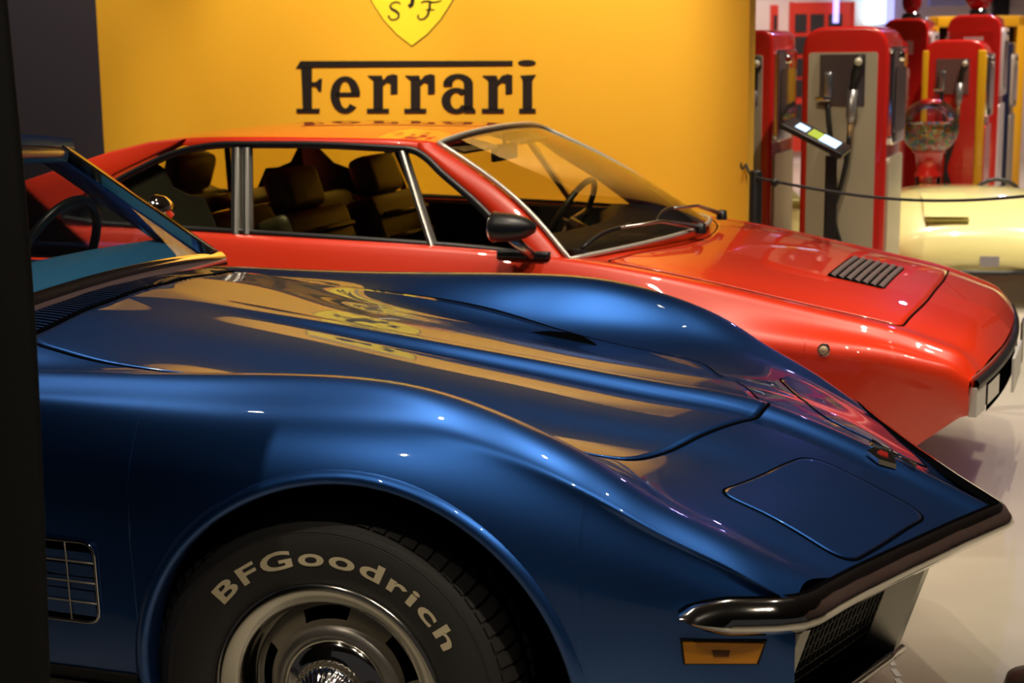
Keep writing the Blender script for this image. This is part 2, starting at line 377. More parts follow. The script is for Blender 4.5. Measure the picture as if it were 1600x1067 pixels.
VS = [
 #  s     zr    hr    z4    z5    z6    yc   zc    y7   z7    y8   z8    y9   z9    y10  z10   y11  z11  sweep
 (-3.50, .74, 0, .74, .74, .74, .60, .74, .68, .70, .72, .62, .74, .52, .73, .40, .68, .28, 0),
 (-3.05, .86, 0, .86, .86, .86, .64, .86, .76, .82, .83, .72, .86, .60, .85, .42, .78, .26, 0),
 (-2.50, .93, 0, .93, .93, .93, .67, .93, .79, .88, .86, .77, .885, .62, .87, .42, .80, .22, 0),
 (-2.00, .90, 0, .90, .90, .90, .70, .90, .79, .85, .82, .74, .825, .60, .82, .42, .78, .22, 0),
 (-1.50, .86, 0, .86, .86, .865, .73, .87, .79, .82, .80, .72, .80, .60, .80, .42, .77, .21, 0),
 (-1.10, .89, 0, .885, .880, .872, .73, .865, .79, .82, .805, .72, .805, .60, .805, .42, .78, .21, 0),
 (-.80, .912, .000, .905, .893, .882, .72, .866, .79, .82, .82, .72, .815, .60, .81, .42, .78, .21, 0),
 (-.55, .886, .002, .876, .863, .857, .70, .866, .785, .825, .83, .72, .83, .60, .82, .42, .78, .21, 0),
 (-.28, .852, .007, .830, .813, .828, .69, .870, .79, .82, .845, .73, .852, .60, .84, .42, .79, .21, 0),
 (0.00, .814, .011, .787, .767, .795, .69, .873, .795, .822, .853, .735, .868, .61, .855, .42, .80, .22, 0),
 (.22, .783, .013, .753, .733, .762, .73, .850, .805, .80, .852, .72, .866, .60, .855, .42, .80, .22, 0),
 (.45, .750, .014, .720, .702, .722, .765, .772, .815, .73, .84, .66, .85, .56, .84, .42, .79, .22, 0),
 (.65, .719, .012, .692, .678, .682, .762, .706, .80, .675, .82, .62, .83, .54, .82, .42, .78, .23, .085),
 (.85, .648, .008, .638, .636, .639, .745, .652, .78, .625, .80, .58, .806, .51, .80, .40, .77, .24, .18),
 (1.00, .582, .005, .583, .590, .597, .735, .612, .76, .59, .78, .55, .785, .49, .78, .38, .76, .24, .26),
 (1.12, .526, .003, .535, .546, .556, .712, .574, .742, .556, .76, .52, .768, .46, .762, .36, .745, .25, .32)]
VSURF = Surf([r[0] for r in VS], KT, [vsec(*r) for r in VS], .722)
AX, AZ, AR = .06, .345, .40
def v_zbot(x):
    for cx in (AX, -2.47):
        if abs(x-cx) < AR: return max(.2, AZ+math.sqrt(AR*AR-(x-cx)**2))
    return .2
arch = np.r_[[AX+AR*math.cos(t) for t in np.linspace(0, math.pi, 61)], [-2.47+AR*math.cos(t) for t in np.linspace(0, math.pi, 41)]]
SS = sorted(set(np.r_[np.linspace(-3.5, -2.9, 16), np.linspace(-2.05, -.36, 56), np.linspace(.47, 1.12, 70), arch, AX+AR+.002, AX-AR-.002, -2.47+AR+.002, -2.47-AR-.002].round(5)))
cabin = lambda x, y, z: (-1.95 < x < -.98 and abs(y) < .62 and z > .7)
vbody, _ = car_shell(VSURF, SS, v_zbot, 120, 'body', BLUE, vr, cabin)
# wheel arch flange, liner
def side_y(x, z):
    tt = np.linspace(.722, 1.42, 200); A, B = None, None
    # station with this X on the side skin
    s0 = x
    for _ in range(8):
        c = VSURF.grid([s0], tt)[0]; k = np.argmin(abs(c[:, 2]-z)); s0 += x-c[k, 0]
    return c[k, 1]
for cx, nm in ((AX, 'wheel_arch_lip'), (-2.47, 'wheel_arch_lip')):
    for sg in (1, -1):
        g = G(); rows = []
        for t in np.linspace(math.radians(-18), math.radians(198), 72):
            ca, sa = math.cos(t), math.sin(t); x, z = cx+AR*ca, AZ+AR*sa
            y = side_y(x, max(z, .23))
            rows.append([(cx+(AR+.016)*ca, sg*(side_y(cx+(AR+.016)*ca, max(.22, AZ+(AR+.016)*sa))+.0005), AZ+(AR+.016)*sa), (cx+(AR+.008)*ca, sg*(y+.007), AZ+(AR+.008)*sa),
                         (cx+(AR-.004)*ca, sg*(y+.007), AZ+(AR-.004)*sa), (cx+(AR-.010)*ca, sg*(y-.004), AZ+(AR-.010)*sa), (cx+(AR-.008)*ca, sg*(y-.05), AZ+(AR-.008)*sa)])
        g.grid(rows); g.build(nm, BLUE, vr)
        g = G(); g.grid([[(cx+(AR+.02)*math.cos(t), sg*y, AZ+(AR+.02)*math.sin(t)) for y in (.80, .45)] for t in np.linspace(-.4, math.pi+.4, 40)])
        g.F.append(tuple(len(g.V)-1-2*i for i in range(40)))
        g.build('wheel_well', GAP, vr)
# ---- wheels
def tyre_text(txt, R0, R1, a_start, a_end, yface, parent, m_):
    """raised sidewall lettering, wrapped round the wheel axis"""
    cu = bpy.data.curves.new('t', 'FONT'); cu.body = txt; cu.resolution_u = 4; cu.offset = .026; cu.space_character = 1.16
    to = bpy.data.objects.new('t', cu); COL.objects.link(to); dg = bpy.context.evaluated_depsgraph_get(); me = to.evaluated_get(dg).to_mesh()
    V = np.array([v.co[:] for v in me.vertices]); F = [tuple(p.vertices) for p in me.polygons]; to.to_mesh_clear() if hasattr(to, 'to_mesh_clear') else None
    bpy.data.objects.remove(to)
    x0, x1 = V[:, 0].min(), V[:, 0].max(); y1 = .70
    a = a_start+(V[:, 0]-x0)/(x1-x0)*(a_end-a_start); r = R0+(V[:, 1]/y1)*(R1-R0)
    P = np.column_stack([r*np.cos(a), np.full(len(r), yface(r) if np.isscalar(yface) else 0)+np.array([yface(q) for q in r]), .335+r*np.sin(a)])
    g = G(); g.add(P, F); return g.build('sidewall_lettering', m_, parent, smooth=False)
def make_wheel(parent, cx, cz, sg, yc, R=.345, text=False, rimR=.209):
    """wheel thing-part: local Y is outward; yc = outer face"""
    T = lambda u, v, a: (cx+u, sg*(yc+a), cz+v)
    prof = [(rimR-.004, -.19), (.25, -.205), (.30, -.20), (R-.022, -.185), (R-.006, -.165), (R, -.14), (R, -.045), (R-.006, -.022), (R-.022, -.004), (R-.045, .008), (.275, .013), (.245, .012), (.225, .006), (rimR-.002, -.004)]
    g = G(); g.lathe(prof, T, 96); ty = g.build('tyre', RUBBER, parent)
    g = G()
    for i in range(72):                                             # shoulder tread blocks
        a0 = 2*math.pi*i/72; a1 = a0+2*math.pi/72*.80; rows = []
        for a, sk in ((a0, 0), ((a0+a1)/2, 0), (a1, 0)):
            rows.append([T((rr)*math.cos(a+dq), (rr)*math.sin(a+dq), ax) for rr, ax, dq in ((R-.020, .0005, .0), (R-.004, -.018, 0), (R+.005, -.042, .01), (R+.006, -.075, .03), (R-.002, -.076, .03))])
        g.grid(rows)
        rows = [[T(rr*math.cos(a), rr*math.sin(a), ax) for rr, ax in ((R-.002, -.084), (R+.006, -.085), (R+.006, -.12), (R-.002, -.121))] for a in (a0+.02, (a0+a1)/2+.02, a1+.02)]; g.grid(rows)
    g.build('tread', RUBBER, ty)
    g = G()
    for r_ in (.298, .2985+.004, .232): g.tube([T(r_*math.cos(t), r_*math.sin(t), np.interp(r_, [.225, .275, .30], [.006, .013, .0075])) for t in np.linspace(0, 2*math.pi, 90, endpoint=False)], .0011, 6, True)
    g.build('sidewall_rib', RUBBER, ty)
    # trim ring and deep chrome barrel
    g = G(); g.lathe([(rimR-.001, -.004), (rimR+.002, .004), (rimR-.002, .010), (rimR-.010, .0105), (rimR-.032, -.002), (rimR-.036, -.004), (rimR-.038, -.010), (rimR-.042, -.03), (rimR-.045, -.062), (rimR-.052, -.066)], T, 96); g.build('trim_ring', mat('polished_trim', (.80, .77, .70), .16, 1), parent)
    # slotted steel disc
    ns = 10; g = G(); ri, ro = .075, rimR-.050
    n = 120; rings = np.linspace(ri, ro, 9)
    def dz(r): return -.052+.030*math.exp(-((r-.105)/.022)**2)-.012*((r-ri)/(ro-ri))
    V = [[T(r*math.cos(t), r*math.sin(t), dz(r)) for t in np.linspace(0, 2*math.pi, n, endpoint=False)] for r in rings]
    F = grid_faces(9, n, True); keep = []
    for f in F:
        i, j = f[0]//n, f[0] % n; ph = (j % (n//5))
        if i in (5, 6) and 3 <= ph < 15: continue
        keep.append(f)
    g.add([v for r in V for v in r], keep); g.build('slotted_disc', mat('argent_wheel', (.33, .31, .28), .35, .8), parent)
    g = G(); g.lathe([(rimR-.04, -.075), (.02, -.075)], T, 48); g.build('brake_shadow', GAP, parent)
    # centre cap: dish, ribbed cone, badge
    g = G(); g.lathe([(.098, -.035), (.094, -.024), (.086, -.020), (.080, -.016), (.072, -.014), (.066, -.010)], T, 72); cap = g.build('centre_cap', CHROME, parent)
    g = G(); rows = []
    for r, a in ((.066, -.010), (.064, .002), (.058, .012), (.050, .020), (.042, .026), (.038, .030)):
        rows.append([T(q*math.cos(t), q*math.sin(t), a) for k, t in enumerate(np.linspace(0, 2*math.pi, 144, endpoint=False)) for q in [r-(.0018 if (k//2) % 2 and .04 < r < .066 else 0)]])
    g.grid(rows, True); g.build('ribbed_cone', CHROME, cap)
    g = G(); g.lathe([(.038, .030), (.037, .034), (.033, .034), (.032, .030)], T, 48); g.build('badge_ring', CHROME, cap)
    g = G(); g.lathe([(.0325, .031), (.001, .033)], T, 40); g.build('badge', mat('badge_black', (.02, .015, .015), .2, coat=1), cap)
    for px_, c_ in ((-.010, (.7, .03, .02)), (.010, (.75, .73, .7))):
        g = G(); g.box(T(px_, .012, .034), (.014, .002, .016)); g.build('badge_flag', mat('badge_c%d' % int(px_*1000), c_, .3), cap)
    return ty
WSTEER = 0.0
wl = make_wheel(vr, 0, .335, 1, .80)
tyre_text('BFGoodrich', .2445, .2755, math.radians(139), math.radians(27), lambda r: .80+np.interp(r, [.225, .245, .275, .30], [.006, .012, .013, .0075])+.0012, wl, CREAMLET)
for cx, sg in ((0, -1), (-2.49, 1), (-2.49, -1)): make_wheel(vr, cx, .335, sg, .80)
# ---- hood panel, lids, seams
hood_out = [(-.745, -.50), (-.755, 0), (-.745, .50), (-.57, .535), (-.33, .53), (0, .50), (.30, .48), (.46, .47), (.58, .23), (.672, 0), (.58, -.23), (.46, -.47), (.30, -.48), (0, -.50), (-.33, -.53), (-.57, -.535)]
HO = rounded(hood_out, [.05, .3, .05, .1, .1, .1, .1, .05, .1, .03, .1, .05, .1, .1, .1, .1], 6)
hood = patch(VSURF, HO, .0016, 'hood', BLUE, vr, 46, 260)
HOr = resample(HO, 260); seam(VSURF, HOr*1.0+(HOr-HOr.mean(0))*.004, .007, 'hood_shut_line', vr)
LID = [VSURF.pix(*q, VETTE, .65)[:2] for q in ((1118, 770), (1267, 712), (1450, 806), (1325, 882))]; print('LID', LID)
for sg in (1, -1):
    L = rounded([(x, sg*y) for x, y in LID], [.05, .06, .05, .05], 8)
    lid = patch(VSURF, L, .0016, 'headlight_lid', BLUE, vr, 24, 160); Lr = resample(L, 160); seam(VSURF, Lr+(Lr-Lr.mean(0))*.012, .006, 'lid_shut_line', vr)
# ---- cowl louvres
for i in range(64):
    y = -.60+1.20*i/63; x0 = -.852+.02*abs(y)
    q_ = VSURF.drop([(x0, y-.007), (x0+.040, y-.0015), (x0+.080, y+.004), (x0, y), (x0+.040, y+.0055), (x0+.080, y+.011)], .0030); g = G(); g.grid([q_[:3], q_[3:]]); g.build('cowl_louvre', BLUE, vr)
ys = np.linspace(-.62, .62, 60); g = G(); g.grid([VSURF.drop(np.column_stack([-.858+.02*abs(ys)+.095*k, ys]), .0012) for k in (0, .33, .66, 1)]); g.build('cowl_opening', GAP, vr)
# ---- windscreen, pillars, header, roof
def ws_base(v): return np.array([-.885-.005*v*v, .655*v, .938-.030*v*v])
def ws_top(v): return np.array([-1.20-.015*v*v, .475*v, 1.218-.022*v*v])
VV = np.linspace(-1, 1, 41)
def ws(u, v):
    p = ws_base(v)*(1-u)+ws_top(v)*u; p[0] += .008*math.sin(math.pi*u)*(1-v*v); return p
g = G(); g.grid([[ws(u, v) for v in VV] for u in np.linspace(0, 1, 16)]); g.build('windscreen', CLEAR, vr)
g = G(); rows = [[ws_base(v)+np.array(d) for d in ((.026, 0, -.03), (.022, 0, -.006), (.010, 0, .006), (-.004, 0, .005), (-.012, 0, -.012))] for v in np.linspace(-1.04, 1.04, 50)]; g.grid(rows); g.build('windscreen_base_trim', CHROME, vr)
for sg in (1, -1):
    g = G(); rows = []
    for u in np.linspace(-.02, 1.02, 24):
        p = ws(min(max(u, 0), 1), sg); rows.append([p+np.array([.68*n_, sg*o_, .73*n_]) for o_, n_ in ((-.038, -.006), (-.038, .018), (-.030, .021), (-.004, .014), (.004, .011), (.046, -.003), (.050, -.010))])
    g.grid(rows); sharp(g.build('pillar_trim', CHROME, vr), 30)
    g = G(); rows = []
    for u in np.linspace(-.05, 1.0, 24):
        p = ws(min(max(u, 0), 1), sg); rows.append([p+np.array([dx, sg*dy, dz]) for dx, dy, dz in ((.010, -.030, -.002), (-.03, -.045, -.012), (-.075, -.02, -.02), (-.075, .022, -.015), (.004, .028, 0))])
    g.grid(rows, True); g.build('pillar', BLUE, vr)
g = G(); rows = []
for v in np.linspace(-1.03, 1.03, 41):
    p = ws_top(v); rows.append([p+np.array(d) for d in ((.016, 0, -.034), (.024, 0, -.016), (.020, 0, -.002), (.004, 0, .010), (-.02, 0, .014))])
g.grid(rows); g.build('header_trim', SATIN, vr)
g = G(); g.grid([[np.array([x, .50*v*k, 1.258-.034*v*v-d]) for v in VV] for x, k, d in ((-1.20, 1, .026), (-1.21, 1.02, 0), (-1.5, 1.04, -.004), (-1.85, 1.02, 0), (-1.98, 1.0, .02))]); g.grid([[np.array([x, .53*v, 1.20-.026*v*v]) for v in VV] for x in (-1.20, -1.98)]); g.build('roof', BLUE, vr)
for sg in (1, -1):
    g = G(); poly = [(-1.9, 1.20), (-2.0, 1.19), (-2.9, .90), (-2.9, .86), (-1.98, .86), (-1.90, .9)]
    g.prism(poly, lambda x, z, d: (x, sg*(.53+d+(1.2-z)*.25), z), -.03, .03); g.build('sail_panel', BLUE, vr, smooth=False)
    g = G(); g.prism([(-1.0, .88), (-1.25, 1.17), (-1.9, 1.19), (-1.9, .88)], lambda x, z, d: (x, sg*(.56+(1.2-z)*.42+d), z), 0, .004); g.build('door_glass', CLEAR, vr, smooth=False)
# ---- interior
g = G(); ds = [(-.90, .930), (-.95, .958), (-1.02, .968), (-1.10, .955), (-1.14, .90), (-1.15, .78)]
g.grid([[np.array([x-.03*v*v, .66*v, z-.022*v*v]) for v in VV] for x, z in ds]); g.build('dashboard', BLUEVINYL, vr)
g = G(); g.box((-1.5, 0, .28), (1.0, 1.2, .06)); g.box((-1.97, 0, .55), (.05, 1.2, .55)); g.box((-1.0, 0, .55), (.05, 1.2, .5)); g.build('cockpit_tub', DARK, vr, smooth=False)
for sy in (.33, -.33):
    g = G(); g.box((-1.5, sy, .42), (.5, .46, .2)); g.box((-1.82, sy, .66), (.16, .46, .55), np.array(Matrix.Rotation(-.25, 3, 'Y'))); g.build('seat', BLUEVINYL, vr, bevel=.05, seg=3)
cw = np.array([-1.21, -.37, .905]); ax = np.array([.42, 0, -.20]); ax /= np.linalg.norm(ax); uu = np.array([0, 1., 0]); vv = np.cross(ax, uu)
g = G(); g.tube([cw+.19*(math.cos(t)*uu+math.sin(t)*vv) for t in np.linspace(0, 2*math.pi, 48, endpoint=False)], .0125, 10, True); st = g.build('steering_wheel', mat('black_rim_leather', (.012, .016, .018), .35), vr)
g = G()
for t in (0, math.pi, -math.pi/2): g.tube([cw, cw+.185*(math.cos(t)*uu+math.sin(t)*vv)], .009, 6)
g.tube([cw, cw+ax*.2], .022, 10); g.build('spoke', SATIN, st)
# ---- door mirror on the far door
mc = np.array([-1.165, -.885, 1.0]); g = G(); g.lathe([(.001, .03), (.03, .028), (.048, .012), (.055, -.01), (.052, -.02), (.001, -.02)], lambda u, v, a: mc+np.array([a*1.1, u, v*.8]), 28); mir = g.build('door_mirror', CHROME, vr)
g = G(); g.tube([mc+(0, 0.01, -.03), mc+(.01, .05, -.10), mc+(.01, .07, -.15)], [.012, .012, .02], 8); g.build('mirror_stalk', CHROME, mir)
# ---- bumper
pth = [(1.165, 0), (1.155, .03), (1.075, .19), (.985, .385), (.905, .57), (.872, .655), (.856, .70), (.842, .735), (.818, .77), (.78, .80), (.73, .822), (.67, .843), (.640, .851), (.625, .854)]
P0 = np.array(pth); P0 = np.vstack([P0[::-1]*[1, -1], P0[1:]]); BP = resample(P0, 150, False); T_ = np.gradient(BP, axis=0); T_ /= np.linalg.norm(T_, axis=1)[:, None]; NN = np.stack([T_[:, 1], -T_[:, 0]], 1)
NN *= np.sign((NN*np.column_stack([np.full(150, .5), BP[:, 1]])).sum(1))[:, None]
L_ = np.linspace(-1, 1, 150); tap = np.clip((1-abs(L_))/.075, 0, 1)**.5
g = G(); rows = []
for i in range(150):
    zc = np.interp(abs(BP[i, 1]), [0, .36, .66, .76, .85], [.511, .525, .540, .545, .553]); hgt = tap[i]
    rows.append([(BP[i, 0]+NN[i, 0]*a, BP[i, 1]+NN[i, 1]*a, zc+b*hgt) for a, b in ((-.034, .010), (-.028, .024), (-.018, .020), (-.004, .000), (.002, -.014), (-.001, -.020), (-.012, -.032), (-.035, -.038), (-.06, -.038))])
g.grid(rows); sharp(g.build('front_bumper', CHROME, vr), 50)
g = G(); rows = []
for i in range(150):
    zc = np.interp(abs(BP[i, 1]), [0, .36, .66, .76, .85], [.511, .525, .540, .545, .553])
    rows.append([(BP[i, 0]+NN[i, 0]*a, BP[i, 1]+NN[i, 1]*a, zc+b*tap[i]) for a, b in ((-.046, .016), (-.036, .026), (-.030, .010))])
g.grid(rows); g.build('bumper_gap', GAP, vr)
# ---- grille, surround, chin
for sg in (1, -1):
    a0, a1 = np.array([.80, .735]), np.array([1.02, .19]); 
    def gp(u, z, d=0): q = a0*(1-u)+a1*u; return (q[0]-d-(.50-z)*.32, sg*(q[1]), z)
    g = G(); g.grid([[gp(u, z, .10) for u in (0, .5, 1)] for z in (.28, .50)]); g.grid([[gp(u, z, d) for u in (0, .5, 1)] for z, d in ((.283, -.005), (.28, .10))]); g.build('grille_backing', GAP, vr, smooth=False)
    g = G()
    for z in np.linspace(.30, .48, 9): g.tube([gp(u, z, .06) for u in np.linspace(.02, .98, 6)], .0035, 4)
    for u in np.linspace(.02, .98, 30): g.tube([gp(u, .29, .06), gp(u, .49, .06)], .0035, 4)
    gm = g.build('grille_mesh', mat('grille_dark', (.05, .05, .05), .35, .6), vr)
    g = G(); g.grid([[gp(u, z, d) for u, d in ((-.045, .03), (-.045, -.014), (.025, -.014), (.03, .0), (.03, .09))] for z in np.linspace(.24, .51, 8)]); g.build('grille_side_trim', mat('pale_grille_trim', (.62, .60, .54), .4, .4), vr, smooth=False)
    g = G(); g.tube([gp(u, .285-.0*u, -.01) for u in np.linspace(-.02, .985, 10)], .009, 8); g.build('grille_lower_trim', CHROME, vr)
    g = G(); g.prism([(.78, .50), (.78, .28), (1.0, .28), (1.0, .5)], lambda u, z, d: gp(.955+d, z, (1.0-u)*.35), 0, .045); g.build('grille_inner_trim', SATIN, vr, smooth=False)
    g = G(); g.grid([[gp(u, z, d) for u in np.linspace(-.03, 1.0, 12)] for z, d in ((.275, .01), (.25, .07), (.20, .20))]); g.build('chin_panel', BLUE, vr)
g = G(); g.box((.93, 0, .39), (.02, .30, .18)); g.build('plate_panel', SATIN, vr, smooth=False)
# ---- amber marker, fender vent, emblem
def side_pt(px, py): 
    y = .83
    for _ in range(12):
        P = inv(px, py, 1, y, VETTE); y = .5*y+.5*side_y(P[0], P[2])
    return P
def side_patch(poly_px, d0, d1, name, m_, sg=1, parent=None, n=None):
    g = G(); pts = [side_pt(*q) for q in poly_px]; k = len(pts)
    V = [(p[0], sg*(p[1]+d0), p[2]) for p in pts]+[(p[0], sg*(p[1]+d1), p[2]) for p in pts]
    g.add(V, [tuple(range(k)), tuple(range(2*k-1, k-1, -1))]+[(i, (i+1) % k, k+(i+1) % k, k+i) for i in range(k)])
    return g.build(name, m_, parent or vr, smooth=False)
mk_px = [(1063, 998), (1199, 1000), (1186, 1037), (1068, 1037)]
for sg in (1, -1):
    side_patch(mk_px, -.01, .004, 'marker_bezel', BLACK, sg)
    lens = side_patch([(1068, 1001), (1195, 1003), (1183, 1034), (1072, 1034)], 0, .008, 'marker_lens', AMBER, sg)
    side_patch([(1114, 1014), (1142, 1014), (1140, 1023), (1116, 1023)], .006, .0085, 'marker_bulb_ribs', mat('amber_dark', (.16, .05, .004), .4), sg, lens)
VB = [side_pt(147, 848), side_pt(147, 972)]
vz1, vz0, vx1 = VB[0][2], VB[1][2], VB[0][0]; vx0 = vx1-.235
def vside(x, z, d, sg): return (x, sg*(side_y(x, z)+d), z)
for sg in (1, -1):
    O = rounded([(vx0, vz0), (vx1, vz0), (vx1, vz1), (vx0, vz1)], .025, 5)
    g = G(); k = len(O); g.add([vside(x, z, .0015, sg) for x, z in O], [tuple(range(k))]); vb = g.build('fender_vent', GAP, vr, smooth=False)
    g = G()
    for i, zz in enumerate(np.linspace(vz0+.02, vz1-.035, 5)): g.grid([[vside(x, zz+dz_, d_, sg) for x in np.linspace(vx0+.006, vx1-.006, 6)] for dz_, d_ in ((-.008, .002), (.016, -.012+.016))])
    g.build('vent_fin', BLUE, vb)
    g = G(); g.tube([vside(x, z, .004, sg) for x, z in O], .0032, 6, True); g.build('vent_frame', CHROME, vb)
    g = G()
    for zz in np.linspace(vz0, vz1, 5)[1:-1]: g.tube([vside(x, zz, .005, sg) for x in np.linspace(vx0+.002, vx1-.002, 8)], .0017, 5)
    for xx in np.linspace(vx0, vx1, 5)[1:-1]: g.tube([vside(xx, z, .005, sg) for z in np.linspace(vz0+.002, vz1-.002, 6)], .0017, 5)
    g.build('vent_grid', mat('pale_trim', (.62, .58, .48), .35, .5), vb)
    # bright rocker moulding
    g = G(); xs = np.linspace(AX-AR-.012, -2.05, 30); g.grid([[(x, sg*(side_y(x, z)+d), z) for x in xs] for z, d in ((.352, .002), (.348, .009), (.29, .011), (.23, .008), (.20, .0))]); g.build('rocker_moulding', SATIN, vr)
    g = G(); g.grid([[(x, sg*(side_y(x, z)+.0125), z) for x in xs] for z in (.328, .335)]); g.build('rocker_groove', GAP, vr)
# crossed flags emblem on the nose
E0 = VSURF.pix(1407, 722, VETTE, .62); ez = E0[2]
eb = np.array([.935, 0, VSURF.drop([(.935, 0.001)])[0][2]])
sl = -.38; 
def ep(x, y, h): return (eb[0]+x, y, VSURF.drop([(eb[0]+x, y if abs(y) > 1e-4 else 1e-4)])[0][2]+h)
for k, sgn in enumerate((1, -1)):
    def plate(pts, h0, h1, nm, mm, par):
        n = len(pts); g = G(); g.add([ep(*p, h0) for p in pts]+[ep(*p, h1) for p in pts], [tuple(range(n)), tuple(range(2*n-1, n-1, -1))]+[(i, (i+1) % n, n+(i+1) % n, n+i) for i in range(n)]); return g.build(nm, mm, par, smooth=False)
    fl = plate([(-.012, sgn*.006), (-.046, sgn*.014), (-.062, sgn*.044), (-.038, sgn*.054), (-.004, sgn*.044)], .004, .014, 'emblem_flag', CHROME, vr)
    plate([(-.022, sgn*.022), (-.036, sgn*.024), (-.042, sgn*.034), (-.032, sgn*.037), (-.020, sgn*.034)], .012, .0150, 'emblem_enamel', mat('emblem_red', (.50, .03, .02), .25, .3) if k == 0 else mat('emblem_white', (.7, .68, .62), .3), fl)
    g = G(); g.tube([ep(.034, -sgn*.014, .008), ep(-.056, sgn*.020, .012)], .0042, 8); g.build('emblem_staff', CHROME, fl)
# ================================================================== red car
fr = empty('red_sports_car', (FERR[0], FERR[1], 0), FERR[2], 'red wedge-shaped sports car with bronze glass parked by the yellow wall', 'car')
FK = [0, .30, .58, .66, .738, .758, .84, .98, 1.06, 1.2, 1.38]
def fsec(s, zc, ze, yk, ym, zm, zl, zb, sw):
    """zc centre height, ze edge height, yk half width at crease, ym,zm mid crease, zl lower, zb sill"""
    P = [(0, zc), (.30*yk/.74, zc-.004), (.58*yk/.74, ze+.006), (.66*yk/.74, ze), (yk-.002, ze-.006), (yk+.010, ze-.018), (yk+.5*(ym-yk)+.004, .5*(ze+zm)), (ym, zm), (ym-.006, zm-.07), (ym-.03, zl), (ym-.075, zb)]
    return [(s+sw*(1-(min(y, .85)/.72)**2), y, z) for y, z in P]
FS = [(-3.43, .72, .72, .66, .74, .58, .40, .30, 0), (-3.2, .81, .805, .70, .80, .60, .38, .24, 0), (-2.8, .845, .835, .72, .84, .60, .36, .2, 0), (-2.3, .85, .842, .735, .86, .60, .36, .18, 0),
      (-1.8, .845, .838, .735, .855, .60, .36, .17, 0), (-1.3, .84, .830, .735, .85, .595, .36, .17, 0), (-.8, .832, .820, .735, .85, .59, .36, .17, 0), (-.45, .822, .800, .735, .85, .585, .36, .17, 0),
      (-.2, .797, .770, .735, .852, .583, .36, .17, 0), (.1, .745, .718, .733, .855, .58, .36, .17, 0), (.4, .690, .660, .728, .85, .57, .37, .2, .0), (.6, .640, .615, .715, .82, .55, .37, .22, .012),
      (.70, .603, .580, .70, .79, .525, .37, .24, .03), (.76, .565, .545, .69, .765, .50, .38, .26, .045), (.79, .52, .505, .685, .745, .47, .38, .28, .055)]
FSURF = Surf([r[0] for r in FS], FK, [fsec(*r) for r in FS], .758)
FA, FZ = .335, .30
def f_zbot(x):
    for cx in (0, -2.55):
        if abs(x-cx) < FA: return max(.2, FZ+math.sqrt(FA*FA-(x-cx)**2))
    return float(np.interp(x, [.45, .65, .76, .80], [.2, .30, .385, .40]))
arch = np.r_[[FA*math.cos(t) for t in np.linspace(0, math.pi, 41)], [-2.55+FA*math.cos(t) for t in np.linspace(0, math.pi, 41)]]
SS = sorted(set(np.r_[np.linspace(-3.43, -2.9, 14), np.linspace(-2.2, -.34, 50), np.linspace(.345, .79, 50), arch, FA+.002, -FA-.002, -2.55+FA+.002, -2.55-FA-.002].round(5)))
fcab = lambda x, y, z: (-2.0 < x < -.40-.1*(abs(y)/.6)**2 and abs(y) < .64 and z > .7)
car_shell(FSURF, SS, f_zbot, 80, 'body', RED, fr, fcab)
# front face closing panel, grille, bumper
NV = np.linspace(-1, 1, 31)
def fnose(v, z, d=0): return (.79+.055*(1-v*v)+d+ (0 if abs(v) < 1 else 0), .735*v, z)
g = G(); g.grid([[fnose(v, z, d) for v in NV] for z, d in ((.505, .0), (.49, .003), (.45, -.004), (.40, -.006), (.37, -.05), (.30, -.14), (.22, -.30))]); g.build('nose_panel', RED, fr)
g = G(); g.grid([[fnose(v*.97, z, d) for v in NV] for z, d in ((.492, .0), (.494, .014), (.480, .020), (.468, .018), (.466, -.004))]); g.build('front_bumper', BLACK, fr)
for sg in (1, -1):
    g = G(); g.prism([(sg*.715, .385), (sg*.715, .470), (sg*.60, .470), (sg*.60, .385)], lambda y, z, d: (.79+.055*(1-(y/.735)**2)+d, y, z), -.01, .014)
    g.build('bumper_end', mat('grey_white_bumper', (.62, .60, .56), .35), fr, smooth=False)
g = G(); g.grid([[fnose(v*.76, z, .008) for v in NV] for z in (.37, .465)]); g.build('grille', GAP, fr)
g = G(); g.box((.868, -.02, .40), (.008, .34, .11)); pl_ = g.build('number_plate', WHITE, fr, smooth=False)
g = G(); g.box((.862, -.36, .42), (.006, .12, .15)); g.build('front_badge_plate', mat('plate_dark', (.05, .04, .05), .3), fr, smooth=False)
for sg in (1, -1):                                                    # front lamps
    g = G(); g.prism([(sg*.40, .455), (sg*.58, .455), (sg*.58, .395), (sg*.40, .395)], lambda y, z, d: (.79+.055*(1-(y/.735)**2)+d, y, z), .004, .016); g.build('front_lamp', mat('dark_lens', (.02, .02, .02), .1, coat=1), fr, smooth=False)
# hood shut line, pop-up lamp line, hood panel and louvre
FH = rounded([(-.33, .66), (.03, .655), (.37, .64), (.575, .625), (.60, .3), (.60, -.3), (.575, -.625), (.37, -.64), (.03, -.655), (-.33, -.66), (-.20, -.3), (-.16, 0), (-.20, .3)], [.04]+[.1]*2+[.03]+[.2]*2+[.03]+[.1]*2+[.04]+[.2]*3, 5)
patch(FSURF, FH, .0016, 'hood', RED, fr, 30, 220); Fr = resample(FH, 220); seam(FSURF, Fr+(Fr-Fr.mean(0))*.006, .008, 'hood_shut_line', fr)
VC = [FSURF.pix(*q, FERR, .69)[:2] for q in ((1297, 433), (1332, 403), (1411, 420), (1376, 455))]; print('VENT', VC)
vcx = np.mean([v[0] for v in VC]); 
g = G(); VO = rounded([(.285, -.25), (.47, -.25), (.47, .25), (.285, .25)], .01, 3)
vo = resample(VO, 80); g.grid([FSURF.drop(vo*[1, r]+np.array([0, 0]), .0028) for r in np.linspace(.02, 1, 12)], True); lv = g.build('hood_louvre_opening', GAP, fr)
